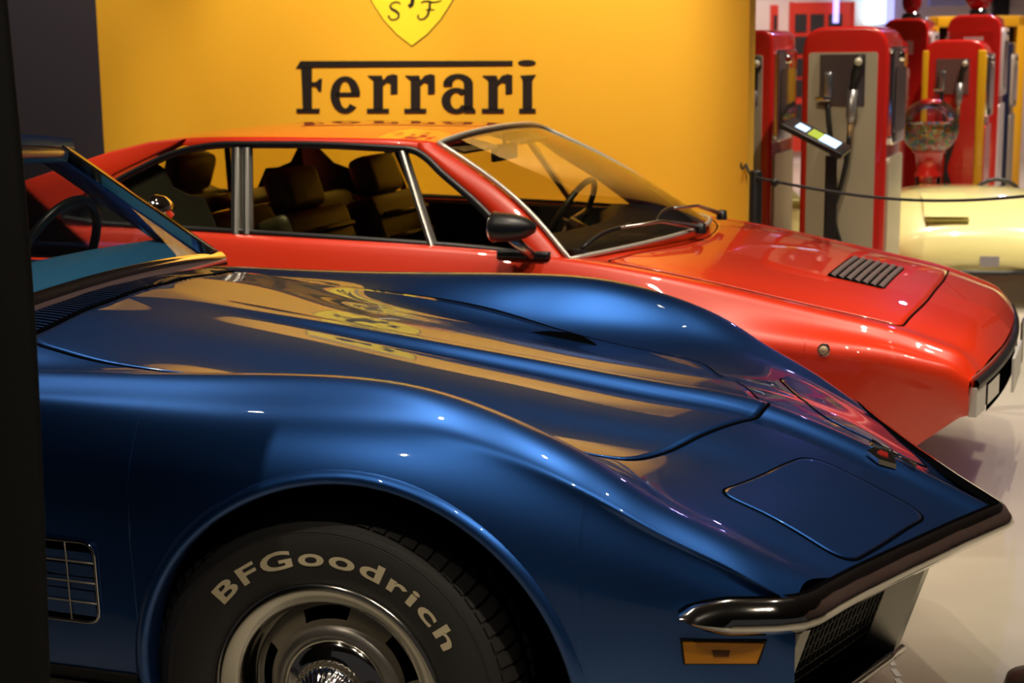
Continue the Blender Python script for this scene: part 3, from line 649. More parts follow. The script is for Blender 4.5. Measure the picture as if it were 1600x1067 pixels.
for i in range(7):
    x = .300+.155*i/6; yy = np.linspace(-.24, .24, 21); g = G()
    g.grid([FSURF.drop(np.column_stack([np.full(21, x+dx), yy]), h) for dx, h in ((-.008, .003), (-.003, .010), (.009, .006), (.010, .003))]); g.build('louvre_slat', mat('louvre_grey', (.16, .12, .11), .5), lv)
# sharp feature line along the flank: round side marker
P = inv(1288, 546, 1, .838, FERR)
for sg in (1, -1):
    g = G(); g.lathe([(.0005, .016), (.009, .015), (.013, .010), (.014, 0)], lambda u, v, a: (P[0]+u, sg*(.845+a), P[2]+v), 24); sm = g.build('side_marker', mat('amber_grey_lens', (.45, .33, .20), .2, coat=1), fr)
    g = G(); g.lathe([(.014, 0), (.0165, .008), (.019, .004), (.019, -.006)], lambda u, v, a: (P[0]+u, sg*(.845+a), P[2]+v), 24); g.build('marker_ring', CHROME, sm)
# ---- greenhouse
def fb(v): return np.array([-.20-.235*v*v, .705*v, .822-.030*v*v])
def ft(v): return np.array([-.925-.035*v*v, .505*v, 1.166-.020*v**2-.012*v**4])
def fws(u, v):
    p = fb(v)*(1-u)+ft(v)*u; p[0] += .035*math.sin(math.pi*u); p[2] += .012*math.sin(math.pi*u); return p
VV = np.linspace(-1, 1, 41)
g = G(); g.grid([[fws(u, v) for v in VV] for u in np.linspace(0, 1, 20)]); g.build('windscreen', TINT2, fr)
edge = [fws(0, v) for v in VV]+[fws(u, 1) for u in np.linspace(.05, .95, 20)]+[fws(1, v) for v in VV[::-1]]+[fws(u, -1) for u in np.linspace(.95, .05, 20)]
g = G(); g.tube([p+np.array([.004, 0, .004]) for p in edge], .0085, 8, True); g.build('windscreen_trim', mat('bright_trim', (.62, .60, .54), .35, .45), fr)
# side window frame outline in (X,Z), leaning in towards the roof
def yz(z): return .553+(1.135-z)*.455
WO = [(-2.36, .868), (-2.15, 1.0), (-1.94, 1.098), (-1.78, 1.126), (-1.36, 1.130), (-1.02, 1.118), (-.965, 1.090), (-.915, 1.050), (-.76, .950), (-.65, .860), (-.575, .806), (-.80, .820), (-1.25, .832), (-1.73, .842), (-2.2, .850)]
WOr = rounded(WO, [.03, .1, .1, .1, .1, .05, .04, .04, .1, .1, .02, .1, .1, .1, .05], 5)
for sg in (1, -1):
    g = G(); k = len(WOr); g.add([(x, sg*(yz(z)-.006), z) for x, z in WOr], [tuple(range(k))]); g.build('side_glass', TINT, fr, smooth=False)
    g = G(); g.tube([(x, sg*yz(z), z) for x, z in WOr], .013, 8, True); g.build('window_frame', BLACK, fr)
    # black quarter panel with its small inner window
    q = [(-2.36, .868), (-2.15, 1.0), (-2.02, 1.06), (-1.98, 1.04), (-1.93, .98), (-1.86, .955), (-1.80, .95), (-1.72, .845), (-2.2, .852)]
    g = G(); g.prism(q, lambda x, z, d: (x, sg*(yz(z)-.02+d), z), -.006, .006); g.build('quarter_panel', DARK, fr, smooth=False)
    for a, b, wd in (((-1.690, 1.120), (-1.628, .838), .017), ((-1.650, 1.120), (-1.585, .838), .015), ((-1.063, 1.116), (-.897, .818), .013)):
        g = G(); Rr = np.linspace(0, 1, 12); xs = a[0]+(b[0]-a[0])*Rr; zz = a[1]+(b[1]-a[1])*Rr
        rows = [[(x+dx, sg*(yz(z)+dy), z) for dx, dy in ((-wd, -.012), (-wd, .010), (-wd*.3, .020), (wd*.3, .020), (wd, .010), (wd, -.012))] for x, z in zip(xs, zz)]
        g.grid(rows); g.build('window_bar', SATIN, fr)
    # A pillar
    g = G(); rows = []
    for u in np.linspace(-.03, 1.0, 20):
        p = fws(max(u, 0), sg); z = p[2]; q_ = np.array([np.interp(z, [.80, .86, .95, 1.05, 1.09, 1.12], [-.575, -.65, -.76, -.915, -.965, -1.01]), sg*yz(z), z])
        rows.append([p+np.array([-.004, 0, -.002]), p*.75+q_*.25+np.array([.006, sg*.010, .008]), p*.35+q_*.65+np.array([.004, sg*.014, .006]), q_+np.array([0, sg*.004, .006]), q_+np.array([-.01, -sg*.03, -.02]), p+np.array([-.03, -sg*.02, -.03])])
    g.grid(rows, True); g.build('pillar', RED, fr)
# roof skin
g = G(); rows = []
for x, zc_, ye, zedge in ((-.935, 1.164, .505, 1.134), (-1.0, 1.169, .525, 1.143), (-1.2, 1.176, .54, 1.150), (-1.5, 1.178, .545, 1.151), (-1.8, 1.172, .545, 1.148), (-1.95, 1.162, .54, 1.141), (-2.06, 1.150, .535, 1.130)):
    rows.append([np.array([x-.035*v*v*(1 if x > -1.1 else 0), ye*v, zedge+(zc_-zedge)*(1-v*v)]) for v in np.linspace(-1, 1, 31)])
RSP = Spline([-r[0][0] for r in rows]); R_ = np.array(rows); xs = np.linspace(-rows[0][0][0], -rows[-1][0][0], 50); W_ = RSP.W(xs); RG = np.einsum('is,svc->ivc', W_, R_)
g.grid(RG); 
for sg, col in ((1, -1), (-1, 0)):                                   # drip rail side
    g.grid([[RG[i, col], RG[i, col]+np.array([0, sg*.012, -.010]), RG[i, col]+np.array([0, sg*.016, -.024])] for i in range(50)])
g.grid([[p-np.array([0, 0, .02]) for p in r] for r in RG]); g.build('roof', RED, fr)
for sg in (1, -1):
    bt = [(-1.90, 1.146), (-2.04, 1.134), (-2.2, 1.098), (-2.45, 1.02), (-2.95, .86), (-3.0, .82), (-2.38, .845), (-2.37, .885), (-2.155, 1.022), (-1.94, 1.118)]
    g = G(); g.prism(bt, lambda x, z, d: (x, sg*(yz(z)+d), z), -.06, .012); g.build('buttress', RED, fr, smooth=False, bevel=.008)
    g = G(); g.prism([(-2.42, .80), (-2.62, .80), (-2.75, .70), (-2.5, .69)], lambda x, z, d: (x, sg*(.80+d), z), .0, .03); g.build('air_intake', GAP, fr, smooth=False)
g = G(); g.grid([[(-2.03-.1*(1.12-z)*0, .50*v+(1.12-z)*.2*v, z) for v in np.linspace(-1, 1, 9)] for z in (1.13, .83)]); g.build('rear_glass', TINT, fr, smooth=False)
# ---- cabin
g = G(); g.box((-1.2, 0, .24), (1.6, 1.2, .06)); g.box((-1.98, 0, .5), (.05, 1.2, .6)); g.box((-.45, 0, .5), (.05, 1.2, .55))
g.build('cabin_tub', DARK, fr, smooth=False)
for sg in (1, -1):
    g = G(); g.box((-1.2, sg*.64, .53), (1.6, .04, .58)); g.build('door_card', DARK, fr, smooth=False)
g = G(); g.grid([[np.array([x-.16*v*v, .64*v, z]) for v in VV] for x, z in ((-.24, .81), (-.40, .835), (-.55, .835), (-.62, .80), (-.63, .62))]); g.build('dashboard', DARK, fr)
LEATHER = mat('olive_black_leather', (.035, .030, .016), .42)
def fseat(x, y):
    g = G(); g.box((x, y, .40), (.5, .48, .18)); g.build('seat_cushion', LEATHER, fr, bevel=.04, seg=3)
    g = G(); Ry = np.array(Matrix.Rotation(-.32, 3, 'Y')); g.box((x-.30, y, .64), (.14, .48, .50), Ry)
    sb = g.build('seat_back', LEATHER, fr, bevel=.04, seg=3)
    g = G(); g.box((x-.40, y, .955), (.10, .27, .16), Ry); g.build('headrest', LEATHER, sb, bevel=.04, seg=3)
    g = G()
    for k in range(5): g.tube([(x-.30+.083-.02*0+(.16*(k-2)/4)*-.33*2, y-.19, .64+.09*(k-2)), (x-.30+.083+(.16*(k-2)/4)*-.33*2, y+.19, .64+.09*(k-2))], .012, 6)
    g.build('seat_pleat', LEATHER, sb)
for y in (.33, -.33):
    fseat(-1.20, y)
    g = G(); g.box((-1.82, y, .66), (.14, .46, .44), np.array(Matrix.Rotation(-.3, 3, 'Y'))); g.build('rear_seat_back', LEATHER, fr, bevel=.05, seg=3)
cw = np.array([-.80, -.35, .79]); ax = np.array([.80, 0, -.42]); ax /= np.linalg.norm(ax); uu = np.array([0, 1., 0]); vv = np.cross(ax, uu)
g = G(); g.tube([cw+.18*(math.cos(t)*uu+math.sin(t)*vv) for t in np.linspace(0, 2*math.pi, 40, endpoint=False)], .012, 8, True); sw_ = g.build('steering_wheel', BLACK, fr)
g = G()
for t in (.2, math.pi-.2, -math.pi/2): g.tube([cw, cw+.175*(math.cos(t)*uu+math.sin(t)*vv)], .009, 6)
g.tube([cw, cw+ax*.25], .025, 8); g.build('spoke', SATIN, sw_)
g = G(); g.box((-.93, -.02, 1.075), (.02, .22, .06)); g.tube([(-.93, -.02, 1.10), (-.93, -.02, 1.15)], .008, 6); g.build('rear_view_mirror', DARK, fr, bevel=.006)
for sg in (1,-1):
    g = G(); g.box((-.97, sg*.26, 1.118), (.14, .30, .012), np.array(Matrix.Rotation(.25, 3, 'Y'))); g.build('sun_visor', mat('visor_tan', (.20, .13, .06), .6), fr, bevel=.004)
# ---- door mirrors: black bullet on a foot
for sg in (1,):
    mc = np.array([-.615, sg*.815, .903]); g = G()
    g.lathe([(.0008, .115), (.018, .108), (.036, .080), (.047, .035), (.050, 0), (.050, -.02), (.047, -.022), (.044, -.012), (.0005, -.012)], lambda u, v, a: mc+np.array([a, u*1.25, v*.9]), 32); dm = g.build('door_mirror', BLACK, fr)
    g = G(); g.tube([mc+np.array([-.021, 1.25*.050*math.cos(t), .9*.050*math.sin(t)]) for t in np.linspace(0, 2*math.pi, 40, endpoint=False)], .0028, 6, True); g.build('mirror_rim', CHROME, dm)
    g = G(); g.tube([mc+(.03, -sg*.02, -.035), mc+(.05, -sg*.045, -.065), mc+(.075, -sg*.07, -.095)], [.020, .016, .018], 8); g.build('mirror_neck', SATIN, dm)
    g = G(); g.prism(rounded([(-.10, -.018), (.075, -.014), (.075, .014), (-.10, .018)], .012, 4), lambda u, v, d: mc+np.array([.055+u, -sg*(.082)+v, -.095+d]), -.012, .012); g.build('mirror_foot', BLACK, dm)
# ---- wipers
def wiper(pa, pb, pc):
    """pivot -> arm end, blade from pb to pc, on the glass"""
    g = G(); mid = (pa+pb)/2+np.array([0, 0, .02]); g.tube([pa, mid, pb], [.009, .006, .005], 8); wa = g.build('wiper_arm', SATIN, fr)
    g = G(); g.tube([pb+(pc-pb)*t+np.array([0, 0, .012*math.sin(math.pi*t)]) for t in np.linspace(-.35, 1, 12)], .007, 6); g.build('wiper_blade', BLACK, wa)
    g = G(); g.lathe([(.020, -.02), (.018, .012), (.001, .016)], lambda u, v, a: pa+np.array([u, v, a]), 16); g.build('wiper_pivot', BLACK, wa)
def on_glass(px, py, lift=.014):
    best = None
    for u in np.linspace(0, .6, 61):
        for v in np.linspace(-1, 1, 81):
            p = fws(u, v)+np.array([.6, 0, .8])*lift; d = abs(inv(px, py, 2, p[2], FERR)-p).max()
            if best is None or d < best[0]: best = (d, p)
    return best[1]
wiper(np.array([-.170, .10, .838]), on_glass(965, 356), on_glass(908, 388))
wiper(np.array([-.195, -.30, .842]), on_glass(1048, 326, .03), on_glass(1024, 348))
# ---- red car wheels (mostly hidden behind the blue car)
for cx in (0, -2.55):
    for sg in (1, -1):
        T = lambda u, v, a: (cx+u, sg*(.79+a), .30+v)
        g = G(); g.lathe([(.185, -.19), (.28, -.20), (.297, -.17), (.30, -.13), (.30, -.05), (.292, -.015), (.27, .0), (.22, .006), (.187, -.006)], T, 64); g.build('tyre', RUBBER, fr)
        g = G(); g.lathe([(.187, -.006), (.18, .002), (.172, -.03), (.15, -.05), (.09, -.03), (.04, -.02), (.001, -.02)], T, 40); g.build('alloy_rim', mat('argent_wheel', (.33, .31, .28), .35, .8), fr)
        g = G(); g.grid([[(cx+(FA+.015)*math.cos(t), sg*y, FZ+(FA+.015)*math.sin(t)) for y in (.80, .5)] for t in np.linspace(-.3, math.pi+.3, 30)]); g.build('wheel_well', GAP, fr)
# ================================================================== background: petrol pumps and display things
YAW = H21
def face_frame(px, D, z=0.0):
    p = at_depth(px, 300, D); return np.array([p[0], p[1], 0])
PCREAM = mat('pump_cream', (.50, .45, .33), .45); PRED = mat('pump_red', (.62, .018, .012), .25, coat=.8); PYEL = mat('pump_yellow', (.80, .42, .01), .3, coat=.6)
PWHITE = mat('pump_white', (.78, .76, .72), .3, coat=.5); PNAVY = mat('pump_navy', (.012, .02, .06), .3, coat=.5); STEEL = mat('pump_steel', (.20, .18, .19), .32, .85); DARKGLASS = mat('dial_glass', (.02, .02, .022), .06, coat=1)
GLOBE = mat('globe_dark_red', (.22, .006, .008), .2, coat=.8); HOSE = mat('black_hose', (.012, .012, .012), .5); GREYN = mat('nozzle_grey', (.38, .37, .37), .35, .7); BRASS = mat('brass_grip', (.35, .22, .10), .4, .6)
def pump(pxl, pxr, ytop, D, label, cab, face, edge=None, depth=.58, plate=STEEL, nozzle=True, globe=None, side=CHROME, low=False, gs=1.0):
    pl, pr = at_depth(pxl, ytop, D), at_depth(pxr, ytop, D); h = float((pl[2]+pr[2])/2); wd = float(np.linalg.norm((pr-pl)[:2])/math.cos(YAW)*.97)
    cx = (pl+pr)/2; t = empty('petrol_pump', (cx[0], cx[1], 0), YAW, label, 'petrol pump', 'vintage petrol pumps along the aisle')
    # local: x right, -y towards the camera, z up ; front plane at y=0
    rc = .30*wd if not low else .12
    O = rounded([(-wd/2, .02), (wd/2, .02), (wd/2, h), (-wd/2, h)], [.01, .01, rc, rc], 9)
    g = G(); g.prism(O, lambda u, v, d: (u, d, v), 0, depth); g.build('cabinet', cab, t, flip=False, bevel=.022, seg=3, ang=40)
    g = G(); g.box((0, depth/2, .02), (wd*.94, depth*.94, .04)); g.build('plinth', BLACK, t, smooth=False, flip=False)
    ix0, ix1 = -wd/2+.035, wd/2-.05; zt = h-.125
    g = G(); g.prism(rounded([(ix0, .08), (ix1, .08), (ix1, zt), (ix0, zt)], .015, 4), lambda u, v, d: (u, d, v), -.012, .01); g.build('side_panel', face, t, smooth=False, flip=False)
    if edge:
        for x0, x1 in ((-wd/2-.004, ix0+.004), (ix1-.004, wd/2+.004)):
            g = G(); g.box(((x0+x1)/2, .02, zt/2+.06), (x1-x0, .08, zt-.02)); g.build('corner_strip', edge, t, flip=False, bevel=.01)
    if nozzle:
        g = G(); g.box(((ix0+ix1)/2-.0, -.014, zt-.135), ((ix1-ix0)*.66, .01, .25)); g.build('steel_plate', plate, t, smooth=False, flip=False)
        nx = ix0+(ix1-ix0)*.69
        g = G(); g.tube([(nx+.02, -.05, zt-.02), (nx+.022, -.06, zt-.06), (nx+.004, -.055, zt-.10), (nx-.005, -.05, zt-.15), (nx-.008, -.05, zt-.20)], [.020, .024, .020, .014, .018], 10); nz = g.build('nozzle', HOSE, t, flip=False)
        g = G(); g.tube([(nx-.008, -.05, zt-.18), (nx-.012, -.05, zt-.30), (nx-.014, -.05, zt-.34)], [.024, .025, .016], 12); g.build('nozzle_sleeve', GREYN, nz, flip=False)
        g = G(); g.lathe([(.001, .02), (.018, .015), (.02, 0)], lambda u, v, a: (nx+.022+u, -.08-a, zt-.045+v), 14); g.build('nozzle_tip', mat('pale_tip', (.6, .55, .40), .3), nz, flip=False)
        g = G(); g.tube([(nx-.014, -.05, zt-.33), (nx-.016, -.045, zt-.42), (nx-.03, -.04, zt-.52)], [.015, .015, .014], 8); g.build('hose_coupling', BRASS, nz, flip=False)
        hx = ix0+(ix1-ix0)*.30
        ctrl = np.array([(nx-.016, -.05, zt-.40), (nx-.03, -.055, zt-.55), (nx-.07, -.06, zt-.72), (nx-.085, -.06, zt-.80), (nx-.03, -.06, zt-.97), (nx+.03, -.06, zt-1.12), (nx, -.08, .18), (hx+.06, -.10, .12), (hx+.05, -.08, .40), (hx+.05, -.06, .75), (hx+.02, -.05, zt-.40), (hx, -.03, zt-.25)])
        sp_ = Spline(np.arange(len(ctrl))).W(np.linspace(0, len(ctrl)-1, 70))@ctrl
        g = G(); g.tube(sp_, .013, 8); g.build('hose', HOSE, t, flip=False)
        g = G(); g.box((hx, -.03, zt-.16), (.042, .03, .13)); hb = g.build('hose_bracket', mat('bracket_steel', (.42, .45, .50), .25, .9), t, flip=False, bevel=.008)
        g = G(); g.box((hx-.02, -.045, zt-.225), (.075, .03, .022)); g.build('bracket_lip', CHROME, hb, flip=False, bevel=.006)
    else:
        g = G(); g.box((0, -.014, h-.22), (wd*.36, .01, .10)); g.build('price_window', PWHITE, t, smooth=False, flip=False)
    # dial side facing +x: bright frame, dark glass, lower panel
    X = wd/2
    g = G(); g.prism(rounded([(.05, .62*h), (depth-.05, .62*h), (depth-.05, h-.10), (.05, h-.10)], .05, 6), lambda u, v, d: (X+d, u, v), -.01, .022); df = g.build('dial_frame', side, t, flip=False, bevel=.006)
    g = G(); g.prism(rounded([(.10, .66*h), (depth-.10, .66*h), (depth-.10, h-.20), (.10, h-.20)], .04, 6), lambda u, v, d: (X+d, u, v), .018, .027); g.build('dial_glass', DARKGLASS, df, smooth=False, flip=False)
    g = G(); g.lathe([(.001, .02), (.02, .018), (.024, .0)], lambda u, v, a: (X+.02+a, depth/2+u, h-.15+v), 16); g.build('dial_lamp', CHROME, df, flip=False)
    g = G(); g.prism(rounded([(.05, .10), (depth-.05, .10), (depth-.05, .58*h), (.05, .58*h)], .03, 4), lambda u, v, d: (X+d, u, v), -.01, .012); g.build('lower_panel', face if side is CHROME else side, t, smooth=False, flip=False)
    if globe:
        g = G(); g.lathe([(.075, 0), (.08, .02), (.06, .05)], lambda u, v, a: (u, depth/2+v, h-.005+a), 24); gb = g.build('globe_collar', CHROME, t, flip=False)
        g = G(); g.lathe([(.03, .045), (.065, .055), (.10, .085), (.125, .13), (.14, .20), (.13, .29), (.10, .35), (.05, .385), (.001, .39)], lambda u, v, a: (u*gs, depth/2+v*.55*gs, h-.005+.045+(a-.045)*gs), 32); g.build('globe', globe, gb, flip=False)
    return t
pump(1146, 1207, 47, 8.3, 'red and cream petrol pump half hidden by the yellow wall', PRED, PCREAM)
pump(1257, 1386, 41, 7.9, 'red and cream petrol pump with grey nozzle behind the tablet stand', PRED, PCREAM)
pump(1366, 1402, 64, 11.5, 'yellow-edged petrol pump mostly hidden behind the red and cream pump', PRED, PRED, edge=PYEL, nozzle=False)
pump(1383, 1449, 29, 12.4, 'tall red petrol pump with dark red globe and white side', PRED, PRED, nozzle=False, globe=GLOBE, side=PWHITE, gs=.55)
pump(1447, 1538, 62, 11.6, 'red petrol pump with yellow corner strips behind the gumball machine', PRED, PRED, edge=PYEL, plate=mat('plate_red_grey', (.22, .12, .11), .4, .5))
pump(1484, 1562, 23, 12.6, 'tallest red petrol pump with large red globe and white flank', PRED, PRED, nozzle=False, globe=GLOBE, side=PWHITE, gs=.85)
pump(1562, 1580, 66, 13.4, 'narrow navy petrol pump with cream side', PNAVY, PNAVY, nozzle=False, side=PCREAM, depth=.62)
# wide yellow framed cabinet behind
pl, pr = at_depth(1452, 26, 14.6), at_depth(1597, 24, 14.6); hh = float(pl[2]); wd = float(np.linalg.norm((pr-pl)[:2]))
yc = empty('display_cabinet', ((pl+pr)[0]/2, 14.6, 0), -.12, 'wide black cabinet with a yellow frame behind the petrol pumps', 'cabinet')
g = G(); g.box((0, .15, hh/2), (wd-.04, .28, hh-.04)); g.build('carcass', BLACK, yc, smooth=False, flip=False)
for n_, c_, d_ in (('frame_rail', (0, 0, hh-.05), (wd, .34, .10)), ('frame_post', (-wd/2+.04, 0, hh/2), (.08, .34, hh)), ('frame_post', (wd/2-.04, 0, hh/2), (.08, .34, hh))):
    g = G(); g.box(c_, d_); g.build(n_, PYEL, yc, flip=False, bevel=.012)
for x_ in (-.18, .17):
    g = G(); g.box((x_, -.005, hh-.25), (.16, .03, .15)); wn = g.build('price_card', PWHITE, yc, smooth=False, flip=False)
    g = G(); g.box((x_, -.022, hh-.25), (.10, .006, .03)); g.build('card_print', mat('print_red', (.6, .1, .08), .6), wn, smooth=False, flip=False)
# ---- gumball machine
gp_ = at_depth(1453, 198, 10.9); gx, gy, gz_ = map(float, gp_); GR = .194
gm = empty('gumball_machine', (gx, gy, 0), 0, 'round glass gumball machine on a red and clear stand', 'gumball machine')
L0 = lambda u, v, a: (u, v, a)
g = G(); g.lathe([*[(GR*math.cos(t), gz_+GR*math.sin(t)) for t in np.linspace(-.95, 1.2, 24)]], L0, 40); g.build('glass_globe', CLEAR, gm, flip=False)
g = G(); g.lathe([(.075, gz_+.160), (.07, gz_+.178), (.03, gz_+.19), (.001, gz_+.192)], L0, 28); g.build('lid', PRED, gm, flip=False)
g = G(); g.lathe([(.11, gz_-.158), (.112, gz_-.172), (.095, gz_-.18), (.085, gz_-.24), (.078, gz_-.30), (.09, gz_-.32), (.09, gz_-.335)], L0, 32); g.build('neck', PRED, gm, flip=False)
g = G(); g.lathe([(.085, gz_-.335), (.085, .30)], L0, 32); g.build('clear_tube', CLEAR, gm, flip=False)
g = G(); g.tube([(.055*math.cos(t), .055*math.sin(t), gz_-.34-(gz_-.34-.3)*t/(8*math.pi)) for t in np.linspace(0, 8*math.pi, 120)], .012, 6); g.tube([(0, 0, gz_-.33), (0, 0, .3)], .03, 10); g.build('spiral_track', PRED, gm, flip=False)
g = G(); g.lathe([(.10, .31), (.12, .29), (.125, .10), (.17, .06), (.18, .0)], L0, 32); g.build('base', PRED, gm, flip=False)
# gumballs: many small balls filling the lower half of the globe
ico = bmesh.new(); bmesh.ops.create_icosphere(ico, subdivisions=1, radius=.0125); IV = [v.co[:] for v in ico.verts]; IF = [tuple(v.index for v in f.verts) for f in ico.faces]; ico.free()
cols = [(.85, .20, .12), (.88, .55, .12), (.25, .60, .22), (.88, .84, .76), (.22, .35, .65), (.88, .42, .50)]; bins = [G() for _ in cols]; cnt = 0
for iz in range(14):
    z = -.150+iz*.0165
    if z > .020: break
    rmax = math.sqrt(max(0, (GR-.014)**2-z*z)); ring = rmax
    while ring > max(0, rmax-.06) and ring > .01:
        n = max(1, int(2*math.pi*ring/.0262)); ph = random.random()
        for k in range(n):
            a = 2*math.pi*(k+ph)/n; bins[random.randrange(6)].add([(x+ring*math.cos(a), y+ring*math.sin(a), zz+gz_+z+random.uniform(-.003, .003)) for x, y, zz in IV], IF)
        ring -= .0255
for b, c in zip(bins, cols): b.build('gumballs', mat('gum_%02d%02d' % (c[0]*99, c[1]*99), c, .3), gm, flip=False)['kind'] = 'stuff'
# ---- tablet stand
kp = at_depth(1299, 240, 7.3); kx, ky, kz = map(float, kp)
ks = empty('tablet_stand', (kx, ky, 0), 0, 'black information stand with a tilted lit tablet', 'stand')
g = G(); g.prism([(-.021, .02), (.021, .02), (.021, kz-.01), (-.021, kz-.01)], lambda u, v, d: (u, d, v), -.03, .03); g.prism([(-.02, .02), (.02, .02), (.02, .42), (-.01, .42), (-.035, .30), (-.055, .22)], lambda u, v, d: (u, d, v), -.028, .028); g.build('post', BLACK, ks, smooth=False, flip=False)
g = G(); g.box((0, 0, .012), (.34, .34, .024)); g.build('base_plate', BLACK, ks, flip=False, bevel=.006)
R_t = np.array(Matrix.Rotation(-.35, 3, 'Z') @ Matrix.Rotation(.46, 3, 'Y') @ Matrix.Rotation(.12, 3, 'X')); tc = np.array([-.075, -.02, kz+.075])
g = G(); g.box(tc, (.31, .215, .026), R_t); tb = g.build('tablet', BLACK, ks, flip=False, bevel=.006)
for c_, d_, cm, es in (((-.075, .0), (.055, .10), (.55, .75, 1), 1.6), ((-.005, 0), (.06, .13), (.55, .65, .05), .8), ((.065, 0), (.085, .14), (.50, .70, 1), 2.0)):
    g = G(); g.box(tc+R_t@np.array([c_[0], c_[1], .0140]), (d_[0], d_[1], .002), R_t); g.build('lit_screen', mat('screen_%d' % int(c_[0]*1000), (.02, .02, .02), .2, emit=cm, estr=es), tb, smooth=False, flip=False)
g = G(); g.tube([(.0, 0, kz-.04), (.02, -.01, kz-.01), (.045, -.02, kz+.0)], [.02, .018, .014], 8); g.build('tilt_bracket', BLACK, ks, flip=False)
# ---- rope barrier
bp_ = at_depth(1181, 266, 6.86); bz = float(bp_[2])
bs = empty('barrier_post', (float(bp_[0]), float(bp_[1]), 0), 0, 'short black barrier post at the edge of the yellow wall', 'barrier post')
g = G(); g.lathe([(.001, bz), (.022, bz), (.028, bz-.008), (.028, .03)], L0, 24); g.build('post', BLACK, bs, flip=False)
g = G(); g.lathe([(.10, 0), (.10, .015), (.03, .04)], L0, 32); g.build('base', BLACK, bs, flip=False)
pA = np.array([bp_[0], bp_[1], bz-.03]); pE = at_depth(1720, 292, 6.3); hook = fw(XR, WY+.03, .925)
pA = pA+np.array([.0, -.036, .0]); r1 = [hook+(pA-hook)*t+np.array([0, 0, -.02*math.sin(math.pi*t)]) for t in np.linspace(0, 1, 8)]; dd = pE-pA
r2 = [pA+dd*t+np.array([0, 0, -.075*math.sin(math.pi*t)]) for t in np.linspace(0, 1, 40)]
g = G(); g.tube(r1+r2[1:], .0065, 8); rp = g.build('barrier_rope', mat('dark_rope', (.02, .018, .02), .7), flip=False); tag(rp, 'thin dark barrier rope slung from the post across the pumps', 'rope')
kp_ = pA+dd*.055+np.array([0, 0, -.02]); g = G(); g.lathe([(.001, .02), (.016, .012), (.018, -.008), (.001, -.02)], lambda u, v, a: kp_+np.array([u, v, a]), 14); g.build('rope_knot', BLACK, rp, flip=False)
e2 = empty('barrier_post', (float(pE[0]), float(pE[1]), 0), 0, 'black barrier post holding the far end of the rope', 'barrier post')
g = G(); g.lathe([(.001, pE[2]+.03), (.022, pE[2]+.03), (.028, pE[2]+.02), (.028, .03)], L0, 24); g.build('post', BLACK, e2, flip=False); g = G(); g.lathe([(.15, 0), (.15, .015), (.03, .04)], L0, 32); g.build('base', BLACK, e2, flip=False)
# ---- pale yellow junior car seen from behind
JY = mat('pale_yellow_paint', (.78, .72, .30), .3, coat=1, coat_rough=.03)
jc = on_floor(1535, 492); JH = math.radians(80)                       # forward direction, away from the camera
jr = empty('junior_car', (float(jc[0])+.02, float(jc[1])+.12, 0), JH, 'small pale yellow open car with black steering wheel behind the rope', 'car')
JS = [(0.0, .30, .30, .26), (.03, .42, .38, .22), (.10, .52, .46, .19), (.25, .58, .55, .17), (.45, .61, .605, .16), (.70, .62, .62, .16), (1.0, .61, .60, .16), (1.3, .60, .58, .16), (1.55, .55, .54, .17), (1.75, .44, .46, .19), (1.85, .28, .36, .24)]
rows = []; jsp = Spline([r[0] for r in JS]); JA = np.array(JS)
for s_ in np.r_[np.linspace(0, .3, 16), np.linspace(.34, 1.85, 36)]:
    _, w_, t_, b_ = (jsp.W([s_])@JA)[0]; r = []
    for q in np.linspace(-math.pi/2, math.pi*1.5, 48, endpoint=False):
        cq, sq = math.cos(q), math.sin(q); e = .62 if sq < 0 else .80
        zmid = b_+(t_-b_)*.38; r.append((s_, w_*math.copysign(abs(cq)**.7, cq), zmid+((t_-zmid) if sq > 0 else (zmid-b_))*math.copysign(abs(sq)**e, sq)))
    rows.append(r)
g = G(); g.grid(rows, True); g.F.append(tuple(range(48))); g.F.append(tuple(range(len(g.V)-48, len(g.V)))); g.build('body', JY, jr)
g = G(); g.grid([[(x, y, z+.004) for y in np.linspace(-.30, -.06, 7)] for x, z in ((.13, .497), (.2, .537), (.3, .575), (.42, .602))]); g.build('engine_lid', JY, jr)
g = G(); g.box((.115, -.18, .480), (.03, .23, .010)); g.build('lid_lip', mat('olive_trim', (.30, .26, .05), .4), jr, smooth=False)  # olive strip along the lower edge of the lid
g = G(); g.tube([(-.012+.20*(y/.56)**2, y, .212) for y in np.linspace(-.56, .56, 24)], .014, 8); g.build('rear_bumper', BLACK, jr)
g = G(); g.box((.006, .04, .275), (.03, .10, .055)); g.build('number_plate', mat('plate_grey', (.28, .26, .28), .4), jr, smooth=False)
for sg in (1, -1):
    g = G(); g.lathe([(.001, .03), (.03, .024), (.036, 0)], lambda u, v, a: (.08-a, sg*.34+u, .30+v*.6), 18); g.build('tail_light', mat('tail_red', (.45, .01, .01), .2, coat=1), jr)
    for x_ in (.42, 1.42):
        g = G(); g.lathe([(.09, -.10), (.17, -.10), (.185, -.08), (.185, -.02), (.17, 0), (.10, .004), (.09, -.02), (.001, -.02)], lambda u, v, a: (x_+u, sg*(.615+a), .185+v), 32); g.build('tyre', RUBBER, jr)
scw = np.array([.85, .17, .52]); g = G(); g.tube([scw+np.array([.03*math.sin(t), .145*math.cos(t), .125*math.sin(t)]) for t in np.linspace(0, 2*math.pi, 40, endpoint=False)], .012, 8, True); jw = g.build('steering_wheel', BLACK, jr)
g = G()
for t in (.4, math.pi-.4, -math.pi/2): g.tube([scw, scw+np.array([.03*math.sin(t), .145*math.cos(t), .125*math.sin(t)])], .008, 6)
g.tube([scw, scw+np.array([.25, 0, -.12])], .014, 6); g.build('spoke', BLACK, jw)
